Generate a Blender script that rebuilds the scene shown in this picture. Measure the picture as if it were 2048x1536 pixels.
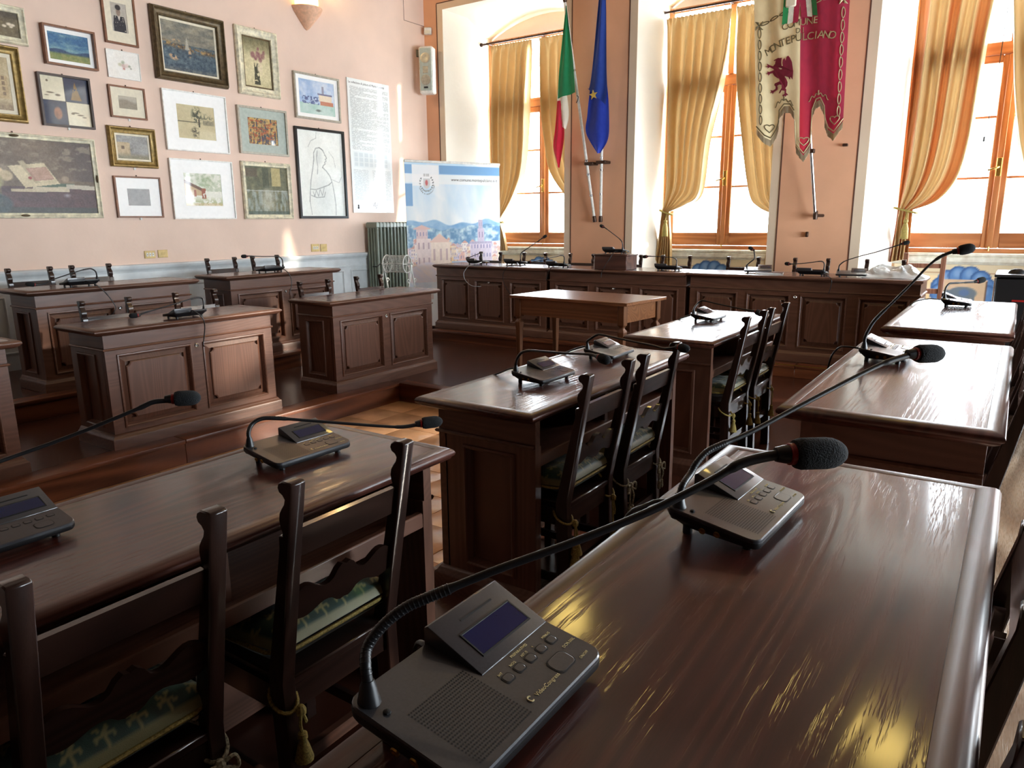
import bpy, bmesh, math, random
import numpy as np
from mathutils import Vector, Matrix, Euler

random.seed(7)
for o in list(bpy.data.objects):
    bpy.data.objects.remove(o, do_unlink=True)
S = bpy.context.scene
COL = S.collection
PI = math.pi
R = math.radians

# ------------------------------------------------------------------ camera
CAM_H = 1.40
cd = bpy.data.cameras.new('camera')
cd.sensor_width = 36.0
cd.lens = 36.0 * 1461.0 / 2048.0
cd.clip_start = 0.02
cd.clip_end = 200
cam = bpy.data.objects.new('camera', cd)
COL.objects.link(cam)
yaw, pit, rol = R(34.513), R(12.563), R(-0.507)
fw = Vector((-math.sin(yaw), math.cos(yaw), 0)); rt = Vector((math.cos(yaw), math.sin(yaw), 0)); up = Vector((0, 0, 1))
f2 = fw*math.cos(pit) - up*math.sin(pit); u2 = up*math.cos(pit) + fw*math.sin(pit)
r3 = rt*math.cos(rol) + u2*math.sin(rol); u3 = u2*math.cos(rol) - rt*math.sin(rol)
m = Matrix((( r3.x, u3.x, -f2.x, 0), (r3.y, u3.y, -f2.y, 0), (r3.z, u3.z, -f2.z, CAM_H), (0, 0, 0, 1)))
cam.matrix_world = m
S.camera = cam

# ------------------------------------------------------------------ sky, lights, exposure
S.view_settings.view_transform = 'Standard'
S.view_settings.look = 'None'
S.view_settings.gamma = 1.0
S.view_settings.use_curve_mapping = False
S.view_settings.exposure = 1.3

W = bpy.data.worlds.new('sky'); S.world = W; W.use_nodes = True
wn = W.node_tree.nodes; wl = W.node_tree.links
bg = wn['Background']
bg.inputs['Color'].default_value = (0.82, 0.92, 1.0, 1)
bg.inputs['Strength'].default_value = 11.0

def area_light(name, loc, rot, sx, sy, power, color, portal=False):
    l = bpy.data.lights.new(name, 'AREA'); l.shape = 'RECTANGLE'; l.size = sx; l.size_y = sy
    l.energy = power; l.color = color
    if portal: l.cycles.is_portal = True
    o = bpy.data.objects.new(name, l); COL.objects.link(o); o.location = loc; o.rotation_euler = rot
    return o
for nx, w in ((-5.68, 1.9), (-3.08, 1.7), (-0.32, 1.9), (2.7, 2.0)):
    area_light('window_portal', (nx, 9.34, 2.5), (R(-90), 0, 0), w, 3.0, 1, (1, 1, 1), True)
# low sun through the right-hand windows
sl = bpy.data.lights.new('sun', 'SUN'); sl.energy = 2.6; sl.angle = R(1.2); sl.color = (1, 0.88, 0.72)
so = bpy.data.objects.new('sun', sl); COL.objects.link(so)
sun_dir = Vector((-0.815, -0.62, -0.29))
so.rotation_euler = sun_dir.to_track_quat('-Z', 'Y').to_euler()
# added warm fill under the ceiling, not one of the room's lamps
area_light('ceiling_fill', (-3.2, 3.2, 4.7), (0, 0, 0), 4.5, 4.0, 6, (1.0, 0.86, 0.7))
area_light('side_window_portal', (4.52, 5.35, 1.35), (0, R(90), 0), 2.0, 5.5, 1, (1, 1, 1), True)

# ------------------------------------------------------------------ helpers
def lin(c):
    c = np.asarray(c, float)/255.0
    return np.where(c <= 0.04045, c/12.92, ((c+0.055)/1.055)**2.4)
def L4(c):
    v = lin(c); return (float(v[0]), float(v[1]), float(v[2]), 1)

class MB:
    def __init__(s): s.v = []; s.f = []; s.m = []; s.mi = 0
    def add(s, vs, fs):
        b = len(s.v); s.v += [tuple(p) for p in vs]
        for f in fs: s.f.append([b+i for i in f]); s.m.append(s.mi)
        return s
    def box(s, x0, x1, y0, y1, z0, z1, T=None):
        P = [(x0,y0,z0),(x1,y0,z0),(x1,y1,z0),(x0,y1,z0),(x0,y0,z1),(x1,y0,z1),(x1,y1,z1),(x0,y1,z1)]
        if T: P = [T(*p) for p in P]
        return s.add(P, [(0,3,2,1),(4,5,6,7),(0,1,5,4),(1,2,6,5),(2,3,7,6),(3,0,4,7)])
    def prism(s, poly, d0, d1, T=None):
        n = len(poly)
        P = [(a,b,d0) for a,b in poly] + [(a,b,d1) for a,b in poly]
        if T: P = [T(*p) for p in P]
        F = [tuple(range(n-1,-1,-1)), tuple(range(n, 2*n))] + [(i,(i+1)%n,n+(i+1)%n,n+i) for i in range(n)]
        return s.add(P, F)
    def loft(s, rings, cap0=False, cap1=True, closed=False):
        n = len(rings[0]); P = [p for r in rings for p in r]; F = []
        k = len(rings)
        for j in range(k if closed else k-1):
            a = j*n; b = ((j+1)%k)*n
            for i in range(n): F.append((a+i, a+(i+1)%n, b+(i+1)%n, b+i))
        if not closed:
            if cap0: F.append(tuple(range(n-1,-1,-1)))
            if cap1: F.append(tuple(range((k-1)*n, k*n)))
        return s.add(P, F)
    def rectloft(s, x0, x1, y0, y1, prof, T=None, cap0=False, cap1=True, closed=False):
        rs = []
        for o, z in prof:
            r = [(x0+o,y0+o,z),(x1-o,y0+o,z),(x1-o,y1-o,z),(x0+o,y1-o,z)]
            rs.append([T(*p) for p in r] if T else r)
        return s.loft(rs, cap0, cap1, closed)
    def tube(s, pts, rad, n=8, cap=True):
        pts = [Vector(p) for p in pts]; k = len(pts)
        rr = rad if isinstance(rad, (list, tuple)) else [rad]*k
        t0 = (pts[1]-pts[0]).normalized()
        ref = Vector((0,0,1)) if abs(t0.z) < 0.9 else Vector((1,0,0))
        nx = t0.cross(ref).normalized(); rings = []
        for i in range(k):
            t = (pts[min(i+1,k-1)]-pts[max(i-1,0)])
            if t.length < 1e-9: t = t0
            t = t.normalized()
            nx = (nx - t*nx.dot(t))
            nx = nx.normalized() if nx.length > 1e-6 else t.orthogonal().normalized()
            ny = t.cross(nx)
            rings.append([pts[i]+(nx*math.cos(a)+ny*math.sin(a))*rr[i] for a in [2*PI*j/n for j in range(n)]])
        return s.loft(rings, cap, cap)
    def lathe(s, prof, c=(0,0,0), n=16, a0=0, a1=2*PI, axis=None):
        full = abs(a1-a0-2*PI) < 1e-6; rings = []
        for r, z in prof:
            rings.append([(c[0]+r*math.cos(a0+(a1-a0)*j/n), c[1]+r*math.sin(a0+(a1-a0)*j/n), c[2]+z) for j in range(n if full else n+1)])
        if axis is not None:
            q = Vector((0,0,1)).rotation_difference(Vector(axis)); cv = Vector(c)
            rings = [[q @ (Vector(p)-cv) + cv for p in r] for r in rings]
        return s.loft(rings, True, True)
    def grid(s, P):
        a = np.asarray(P); ny, nx = a.shape[:2]
        F = [(j*nx+i, j*nx+i+1, (j+1)*nx+i+1, (j+1)*nx+i) for j in range(ny-1) for i in range(nx-1)]
        return s.add([tuple(map(float, p)) for p in a.reshape(-1,3)], F)
    def mesh(s, name, mats, bevel=0, smooth=True, segs=1, recalc=True, ang=38):
        me = bpy.data.meshes.new(name); me.from_pydata(s.v, [], s.f)
        if not isinstance(mats, (list, tuple)): mats = [mats]
        for mm in mats: me.materials.append(mm)
        if len(mats) > 1:
            me.polygons.foreach_set('material_index', s.m)
        if recalc or bevel:
            b = bmesh.new(); b.from_mesh(me)
            if recalc: bmesh.ops.recalc_face_normals(b, faces=b.faces)
            if bevel:
                es = [e for e in b.edges if len(e.link_faces) == 2 and e.calc_face_angle(0) > R(40)]
                bmesh.ops.bevel(b, geom=es, offset=bevel, segments=segs, affect='EDGES', profile=0.6, clamp_overlap=True)
            b.to_mesh(me); b.free()
        me.validate()
        if smooth:
            me.shade_smooth(); me.set_sharp_from_angle(angle=R(ang))
        return me
    def build(s, name, mats, parent=None, **kw):
        return link(name, s.mesh(name, mats, **kw), parent)

def link(name, data, parent=None):
    o = bpy.data.objects.new(name, data); COL.objects.link(o)
    if parent is not None: o.parent = parent
    return o
def tag(o, label=None, cat=None, group=None, kind=None):
    if label: o['label'] = label
    if cat: o['category'] = cat
    if group: o['group'] = group
    if kind: o['kind'] = kind
    return o
def thing(name, label, cat, loc=(0,0,0), rot=(0,0,0), group=None):
    o = link(name, None); o.location = loc
    o.rotation_euler = rot if isinstance(rot, (tuple, list)) else (0,0,rot)
    o.empty_display_size = 0.1
    return tag(o, label, cat, group)
def struct(o): o['kind'] = 'structure'; return o
def copy_tree(o, loc=None, rotz=None, label=None, parent=None):
    c = o.copy(); COL.objects.link(c)
    if parent is not None: c.parent = parent
    if loc is not None: c.location = loc
    if rotz is not None: c.rotation_euler = (0,0,rotz)
    if label: c['label'] = label
    for ch in list(o.children): copy_tree(ch, parent=c)
    return c
def local(o, pts):
    mw = Matrix.LocRotScale(o.location, o.rotation_euler, None).inverted()
    return [mw @ Vector(p) for p in pts]
def spline(pts, n=8):
    P = [Vector(p) for p in pts]; out = []
    for i in range(len(P)-1):
        a = P[max(i-1,0)]; b = P[i]; c = P[i+1]; d = P[min(i+2,len(P)-1)]
        for k in range(n):
            t = k/n
            out.append(0.5*((2*b)+(c-a)*t+(2*a-5*b+4*c-d)*t*t+(3*b-a-3*c+d)*t**3))
    out.append(P[-1]); return out

# ------------------------------------------------------------------ materials
def new_mat(name):
    mt = bpy.data.materials.new(name); mt.use_nodes = True
    nt = mt.node_tree; b = nt.nodes['Principled BSDF']
    return mt, nt, b
def N(nt, t, **kw):
    n = nt.nodes.new(t)
    for k, v in kw.items():
        if k.startswith('i_'):
            n.inputs[k[2:].replace('_', ' ')].default_value = v
        else: setattr(n, k, v)
    return n
def ramp(nt, stops, src):
    r = nt.nodes.new('ShaderNodeValToRGB'); e = r.color_ramp.elements
    e[0].position, e[0].color = stops[0][0], stops[0][1]
    e[1].position, e[1].color = stops[-1][0], stops[-1][1]
    for p, c in stops[1:-1]:
        x = e.new(p); x.color = c
    nt.links.new(src, r.inputs[0]); return r
def plain(name, col, rough=0.5, metal=0.0, noise=0.06, scale=30, bump=0.0, coat=0.0, spec=None, nscale=None):
    mt, nt, b = new_mat(name)
    tc = N(nt, 'ShaderNodeTexCoord'); nz = N(nt, 'ShaderNodeTexNoise'); nz.inputs['Scale'].default_value = scale; nz.inputs['Detail'].default_value = 4
    nt.links.new(tc.outputs['Object'], nz.inputs['Vector'])
    c = L4(col)
    d = tuple(max(0, x*(1-noise*2.2)) for x in c[:3])+(1,); u = tuple(min(1, x*(1+noise*2.2)) for x in c[:3])+(1,)
    rp = ramp(nt, [(0.3, d), (0.7, u)], nz.outputs['Fac'])
    nt.links.new(rp.outputs[0], b.inputs['Base Color'])
    b.inputs['Roughness'].default_value = rough; b.inputs['Metallic'].default_value = metal
    if coat: b.inputs['Coat Weight'].default_value = coat; b.inputs['Coat Roughness'].default_value = 0.08
    if spec is not None: b.inputs['Specular IOR Level'].default_value = spec
    if bump:
        n2 = N(nt, 'ShaderNodeTexNoise'); n2.inputs['Scale'].default_value = nscale or scale*4; n2.inputs['Detail'].default_value = 3
        nt.links.new(tc.outputs['Object'], n2.inputs['Vector'])
        bp = N(nt, 'ShaderNodeBump'); bp.inputs['Strength'].default_value = bump; bp.inputs['Distance'].default_value = 0.01
        nt.links.new(n2.outputs['Fac'], bp.inputs['Height']); nt.links.new(bp.outputs[0], b.inputs['Normal'])
    return mt
def wood(name, axis, dark, mid, light, rough=0.3, bump=0.12, rings=26, scale=1.0, coat=0.0):
    mt, nt, b = new_mat(name); lk = nt.links.new
    tc = N(nt, 'ShaderNodeTexCoord'); mp = N(nt, 'ShaderNodeMapping')
    oi = N(nt, 'ShaderNodeObjectInfo'); ad = N(nt, 'ShaderNodeVectorMath', operation='ADD')
    ml = N(nt, 'ShaderNodeVectorMath', operation='SCALE'); ml.inputs['Scale'].default_value = 7.3
    cb = N(nt, 'ShaderNodeCombineXYZ')
    for k in range(3): lk(oi.outputs['Random'], cb.inputs[k])
    lk(cb.outputs[0], ml.inputs[0]); lk(tc.outputs['Object'], ad.inputs[0]); lk(ml.outputs[0], ad.inputs[1])
    lk(ad.outputs[0], mp.inputs['Vector'])
    s = [5.0*scale]*3; s['xyz'.index(axis)] = 0.42*scale
    mp.inputs['Scale'].default_value = s
    n1 = N(nt, 'ShaderNodeTexNoise'); n1.inputs['Scale'].default_value = 1.0; n1.inputs['Detail'].default_value = 1.0; n1.inputs['Roughness'].default_value = 0.3
    lk(mp.outputs[0], n1.inputs['Vector'])
    mu = N(nt, 'ShaderNodeMath', operation='MULTIPLY'); mu.inputs[1].default_value = rings*6.28; lk(n1.outputs['Fac'], mu.inputs[0])
    sn = N(nt, 'ShaderNodeMath', operation='SINE'); lk(mu.outputs[0], sn.inputs[0])
    mr = N(nt, 'ShaderNodeMapRange'); mr.inputs['From Min'].default_value = -1; lk(sn.outputs[0], mr.inputs['Value'])
    # fine pores stretched along the grain
    mp2 = N(nt, 'ShaderNodeMapping'); s2 = [480*scale]*3; s2['xyz'.index(axis)] = 20*scale; mp2.inputs['Scale'].default_value = s2
    lk(ad.outputs[0], mp2.inputs['Vector'])
    n2 = N(nt, 'ShaderNodeTexNoise'); n2.inputs['Scale'].default_value = 1.0; n2.inputs['Detail'].default_value = 2; lk(mp2.outputs[0], n2.inputs['Vector'])
    mx = N(nt, 'ShaderNodeMath', operation='MULTIPLY_ADD'); mx.inputs[1].default_value = 0.55
    pw = N(nt, 'ShaderNodeMath', operation='MULTIPLY'); pw.inputs[1].default_value = 0.45; lk(n2.outputs['Fac'], pw.inputs[0])
    lk(mr.outputs[0], mx.inputs[0]); lk(pw.outputs[0], mx.inputs[2])
    rp = ramp(nt, [(0.1, L4(dark)), (0.5, L4(mid)), (0.9, L4(light))], mx.outputs[0])
    lk(rp.outputs[0], b.inputs['Base Color'])
    rr = N(nt, 'ShaderNodeMapRange'); rr.inputs['To Min'].default_value = rough*0.8; rr.inputs['To Max'].default_value = rough*1.35; lk(n2.outputs['Fac'], rr.inputs['Value']); lk(rr.outputs[0], b.inputs['Roughness'])
    pm = N(nt, 'ShaderNodeMapRange'); pm.inputs['From Min'].default_value = .52; pm.inputs['From Max'].default_value = .66; lk(n2.outputs['Fac'], pm.inputs['Value'])
    pb = N(nt, 'ShaderNodeMapRange'); pb.inputs['From Min'].default_value = .25; pb.inputs['From Max'].default_value = .8; lk(mr.outputs[0], pb.inputs['Value'])
    pore0 = N(nt, 'ShaderNodeMath', operation='MULTIPLY'); lk(pb.outputs[0], pore0.inputs[0]); lk(pm.outputs[0], pore0.inputs[1])
    m4 = N(nt, 'ShaderNodeMath', operation='POWER'); m4.inputs[1].default_value = 3.0; lk(mr.outputs[0], m4.inputs[0])
    pore = N(nt, 'ShaderNodeMath', operation='MULTIPLY_ADD'); pore.inputs[1].default_value = 0.7; lk(m4.outputs[0], pore.inputs[0]); lk(pore0.outputs[0], pore.inputs[2])
    bp = N(nt, 'ShaderNodeBump'); bp.inputs['Strength'].default_value = bump; bp.inputs['Distance'].default_value = 0.0012; bp.invert = True
    lk(pore.outputs[0], bp.inputs['Height']); lk(bp.outputs[0], b.inputs['Normal'])
    if coat: b.inputs['Coat Weight'].default_value = coat; b.inputs['Coat Roughness'].default_value = 0.12; b.inputs['Coat IOR'].default_value = 1.5; b.inputs['Specular IOR Level'].default_value = 0.12; lk(bp.outputs[0], b.inputs['Coat Normal'])
    return mt
DW = ((38,20,15), (74,42,31), (104,62,45))
TOP_Y = wood('desk_top_wood', 'y', (54,22,16), (68,29,21), (80,36,27), rough=0.36, bump=0.13, rings=26, coat=0.7)
WOOD_Y = wood('desk_wood_along', 'y', (88,57,43), (97,64,49), (106,71,55), rough=0.36, bump=0.1, rings=22)
WOOD_Z = wood('desk_wood_upright', 'z', (88,57,43), (97,64,49), (106,71,55), rough=0.36, bump=0.1, rings=22)
WOOD_X = wood('desk_wood_across', 'x', (88,57,43), (97,64,49), (106,71,55), rough=0.36, bump=0.1, rings=22)
CHAIR_Z = wood('chair_wood_upright', 'z', (38,25,21), (46,30,25), (54,36,30), rough=0.32, bump=0.05, rings=16, coat=0.7)
CHAIR_X = wood('chair_wood_across', 'x', (38,25,21), (46,30,25), (54,36,30), rough=0.32, bump=0.05, rings=16, coat=0.7)
TABLE_X = wood('table_wood', 'x', (108,68,42), (124,80,50), (138,92,60), rough=0.28, bump=0.15, rings=18)
TABLE_Z = wood('table_leg_wood', 'z', (92,58,37), (106,68,44), (120,80,53), rough=0.36, bump=0.1, rings=14)
WIN_Z = wood('window_wood_upright', 'z', (178,114,68), (196,132,84), (210,150,102), rough=0.4, bump=0.08, rings=8)
WIN_X = wood('window_wood_across', 'x', (166,104,62), (184,122,78), (202,142,96), rough=0.4, bump=0.08, rings=8)
STEP_Y = wood('step_board_wood', 'y', (70,36,22), (100,56,36), (128,78,52), rough=0.3, bump=0.1, rings=5)
STEP_X = wood('step_board_wood_across', 'x', (60,28,16), (96,50,28), (126,72,42), rough=0.3, bump=0.1, rings=5)
BOX_X = wood('box_wood', 'x', (60,34,28), (84,52,42), (104,68,54), rough=0.35, bump=0.05, rings=8)

def wall_mat(name, col, mott=0.05, bump=0.12, rough=0.85):
    return plain(name, col, rough=rough, noise=mott, scale=1.6, bump=bump, nscale=22)
PEACH = wall_mat('peach_plaster', (233,205,187), 0.03)
PEACH2 = wall_mat('orange_peach_plaster', (226,172,136), 0.04)
PANEL = wood('dark_wall_panelling', 'z', (52,32,24), (62,40,30), (72,48,36), rough=0.5, rings=12)
CREAM = wall_mat('cream_plaster', (246,240,226), 0.02)
TRIMC = wall_mat('cream_trim_paint', (226,205,178), 0.03)
CEIL = wood('ceiling_boards', 'y', (88,62,44), (100,72,52), (112,82,60), rough=0.6, rings=12)
MARBLE = plain('painted_grey_marble', (212,218,220), rough=0.45, noise=0.06, scale=5, bump=0.04)
STONE = plain('worn_white_stone', (250,242,220), rough=0.8, noise=0.10, scale=14, bump=0.3)
def floor_mat(name, a, bcol, rough):
    mt = plain(name, a, rough=rough, noise=0.16, scale=2.4, bump=0.05, nscale=9)
    nt = mt.node_tree
    return mt
FLOOR = floor_mat('polished_brown_floor', (74,42,31), None, 0.24)
TILE = plain('terracotta_tile', (216,170,130), rough=0.2, noise=0.12, scale=4, bump=0.05)
GROUT = plain('tile_grout', (176,136,104), rough=0.6)
RFLOOR = wood('board_floor', 'y', (92,74,60), (120,102,84), (146,128,108), rough=0.26, bump=0.3, rings=9)
BLACK = plain('black_plastic', (20,20,22), rough=0.4, noise=0.05, scale=200)
DARK = plain('dark_graphite_plastic', (34,35,38), rough=0.42, noise=0.05, scale=300, bump=0.05, nscale=900)
SILVER = plain('grey_satin_panel', (52,53,57), rough=0.34, metal=0.15, coat=0.5, noise=0.05, scale=300, bump=0.04, nscale=1200)
GROOVE = plain('groove_black', (12,12,13), rough=0.7)
SCREEN = plain('dark_blue_display', (8,20,58), rough=0.14, noise=0.03, spec=0.4)
FOAM = plain('foam_windscreen', (14,17,20), rough=0.95, noise=0.2, scale=400, bump=0.5, nscale=500)
RED = plain('red_ring', (150,22,18), rough=0.4)
CABLE = plain('cable_black', (22,22,24), rough=0.45)
CABLEW = plain('cable_grey', (176,178,180), rough=0.4)
BRASS = plain('brass', (196,158,84), rough=0.3, metal=0.9)
CHROME = plain('chrome_metal', (206,208,210), rough=0.22, metal=0.95)
WHITEP = plain('white_plastic', (226,224,216), rough=0.45)
PRINT = plain('pale_print', (206,190,140), rough=0.6)
INK = plain('ink', (40,38,40), rough=0.7)
BROWNINK = plain('brown_ink', (92,58,44), rough=0.7)
ROD = plain('bronze_rod', (70,50,38), rough=0.4, metal=0.5)
IRON = plain('white_iron', (204,206,200), rough=0.45, noise=0.1, scale=20)
RADM = plain('radiator_enamel', (128,138,124), rough=0.32, noise=0.06, scale=8)
GOLD = plain('gilt_frame', (150,124,72), rough=0.38, metal=0.45, noise=0.18, scale=30, bump=0.2)
DGOLD = plain('dark_gilt_frame', (96,80,54), rough=0.42, metal=0.3, noise=0.2, scale=26, bump=0.2)
WGOLD = plain('white_gilt_frame', (224,216,188), rough=0.45, noise=0.14, scale=22, bump=0.15)
FBROWN = plain('brown_frame_wood', (128,82,54), rough=0.4, noise=0.12, scale=20)
FDARK = plain('dark_frame_wood', (62,44,38), rough=0.4, noise=0.1, scale=20)
FBLACK = plain('black_frame', (24,26,28), rough=0.3)
FSILV = plain('silver_frame', (176,172,158), rough=0.35, metal=0.4, noise=0.08)
FWHITE = plain('white_frame', (236,234,228), rough=0.4)
MATW = plain('white_passepartout', (250,249,246), rough=0.4, noise=0.01)
MATC = plain('cream_passepartout', (228,218,194), rough=0.6, noise=0.03)
MATG = plain('grey_green_passepartout', (176,186,176), rough=0.6, noise=0.04)
CORD = plain('gold_cord', (150,132,66), rough=0.7, noise=0.25, scale=220, bump=0.3)
CORD2 = plain('cream_black_cord', (150,146,122), rough=0.7, noise=0.4, scale=160, bump=0.3)
SHADE = None

def attr_mat(name, rough=0.6, coat=0.0, fabric=False, trans=0.0, bump=0.0, bscale=200):
    mt, nt, b = new_mat(name)
    at = N(nt, 'ShaderNodeVertexColor'); at.layer_name = 'paint'
    nt.links.new(at.outputs['Color'], b.inputs['Base Color'])
    b.inputs['Roughness'].default_value = rough
    if coat: b.inputs['Coat Weight'].default_value = coat; b.inputs['Coat Roughness'].default_value = 0.04
    if bump:
        tc = N(nt, 'ShaderNodeTexCoord'); n2 = N(nt, 'ShaderNodeTexNoise'); n2.inputs['Scale'].default_value = bscale
        nt.links.new(tc.outputs['Object'], n2.inputs['Vector'])
        bp = N(nt, 'ShaderNodeBump'); bp.inputs['Strength'].default_value = bump; bp.inputs['Distance'].default_value = 0.004
        nt.links.new(n2.outputs['Fac'], bp.inputs['Height']); nt.links.new(bp.outputs[0], b.inputs['Normal'])
    if fabric:
        b.inputs['Sheen Weight'].default_value = 0.25
    if trans:
        tr = N(nt, 'ShaderNodeBsdfTranslucent'); nt.links.new(at.outputs['Color'], tr.inputs['Color'])
        ms = N(nt, 'ShaderNodeMixShader'); ms.inputs[0].default_value = trans
        nt.links.new(b.outputs[0], ms.inputs[1]); nt.links.new(tr.outputs[0], ms.inputs[2])
        nt.links.new(ms.outputs[0], nt.nodes['Material Output'].inputs['Surface'])
    return mt
OIL = attr_mat('oil_paint', rough=0.42, bump=0.25, bscale=60)
GLAZED = attr_mat('print_under_glass', rough=0.6, coat=0.9)
POSTER = attr_mat('glossy_poster', rough=0.28, coat=0.5)
BANNERM = attr_mat('banner_vinyl', rough=0.35, trans=0.5)
CLOTH = attr_mat('flag_cloth', rough=0.75, fabric=True, trans=0.25)
DAMASK = attr_mat('green_damask', rough=0.45, fabric=True, bump=0.2, bscale=500)
CURT = attr_mat('gold_curtain_satin', rough=0.42, fabric=True, trans=0.07)
FRESCO = attr_mat('fresco_paint', rough=0.85, bump=0.2, bscale=20)

def mat_glass():
    mt, nt, b = new_mat('window_glass')
    tr = N(nt, 'ShaderNodeBsdfTransparent'); gl = N(nt, 'ShaderNodeBsdfGlossy'); gl.inputs['Roughness'].default_value = 0.02
    lw = N(nt, 'ShaderNodeLayerWeight'); lw.inputs['Blend'].default_value = .5
    p5 = N(nt, 'ShaderNodeMath', operation='POWER'); p5.inputs[1].default_value = 5.0; nt.links.new(lw.outputs['Facing'], p5.inputs[0])
    fr = N(nt, 'ShaderNodeMath', operation='MULTIPLY_ADD'); fr.inputs[1].default_value = .9; fr.inputs[2].default_value = .03; nt.links.new(p5.outputs[0], fr.inputs[0])
    ms = N(nt, 'ShaderNodeMixShader')
    nt.links.new(fr.outputs[0], ms.inputs[0]); nt.links.new(tr.outputs[0], ms.inputs[1]); nt.links.new(gl.outputs[0], ms.inputs[2])
    nt.links.new(ms.outputs[0], nt.nodes['Material Output'].inputs['Surface'])
    return mt
GLASS = mat_glass()
def emit_mat(name, col, strength):
    mt, nt, b = new_mat(name)
    b.inputs['Base Color'].default_value = L4(col)
    b.inputs['Emission Color'].default_value = L4(col); b.inputs['Emission Strength'].default_value = strength
    return mt

# ------------------------------------------------------------------ painted grids (print as vertex colour)
def fbm(x, y, seed=0, oct=4):
    x = np.asarray(x, float); y = np.asarray(y, float); out = np.zeros(np.broadcast(x, y).shape); amp = 0.5; tot = 0
    rs = np.random.RandomState(seed); tab = rs.rand(64, 64)
    for k in range(oct):
        xi = np.floor(x).astype(int); yi = np.floor(y).astype(int); fx = x-xi; fy = y-yi
        fx = fx*fx*(3-2*fx); fy = fy*fy*(3-2*fy)
        a = tab[xi % 64, yi % 64]; b = tab[(xi+1) % 64, yi % 64]; c = tab[xi % 64, (yi+1) % 64]; d = tab[(xi+1) % 64, (yi+1) % 64]
        out += amp*((a*(1-fx)+b*fx)*(1-fy)+(c*(1-fx)+d*fx)*fy); tot += amp
        x = x*2+17; y = y*2+31; amp *= 0.5
    return out/tot
def mix(a, b, t):
    t = np.clip(np.asarray(t, float), 0, 1)[..., None]
    return np.asarray(a, float)*(1-t)+np.asarray(b, float)*t
def put(img, mask, col):
    return mix(img, np.asarray(col, float), mask)
def ell(u, v, cx, cy, rx, ry, soft=0.15):
    d = np.sqrt(((u-cx)/rx)**2+((v-cy)/ry)**2)
    return np.clip((1-d)/soft, 0, 1)
def rec(u, v, a, b, c, d):
    return ((u >= a) & (u <= b) & (v >= c) & (v <= d)).astype(float)
def paint(me, cols):
    ca = me.color_attributes.new('paint', 'FLOAT_COLOR', 'POINT')
    arr = np.ones((len(me.vertices), 4), np.float32); arr[:, :3] = lin(np.clip(cols.reshape(-1, 3), 0, 255))
    ca.data.foreach_set('color', arr.ravel())
def canvas(name, w, h, nx, ny, fn, mat, parent, z=0.0, x0=None, y0=None):
    x0 = -w/2 if x0 is None else x0; y0 = -h/2 if y0 is None else y0
    U, V = np.meshgrid(np.linspace(0, 1, nx), np.linspace(0, 1, ny))
    P = np.stack([x0+U*w, y0+V*h, np.full(U.shape, z)], -1)
    mb = MB(); mb.grid(P)
    me = mb.mesh(name, mat, recalc=False)
    paint(me, fn(U, V))
    return link(name, me, parent)
def text(body, size, mat, parent, loc, rot=(0,0,0), extrude=0.0006, align='LEFT', name='lettering', space=1.0, sx=1.0):
    cu = bpy.data.curves.new('t', 'FONT'); cu.body = body; cu.size = size; cu.extrude = extrude; cu.align_x = align; cu.space_character = space
    cu.resolution_u = 3
    o = bpy.data.objects.new('t', cu); COL.objects.link(o)
    dg = bpy.context.evaluated_depsgraph_get(); dg.update()
    me = bpy.data.meshes.new_from_object(o.evaluated_get(dg)); bpy.data.objects.remove(o, do_unlink=True)
    me.name = name; me.materials.clear(); me.materials.append(mat)
    r = link(name, me, parent); r.location = loc; r.rotation_euler = rot; r.scale = (sx, 1, 1)
    return r
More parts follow.
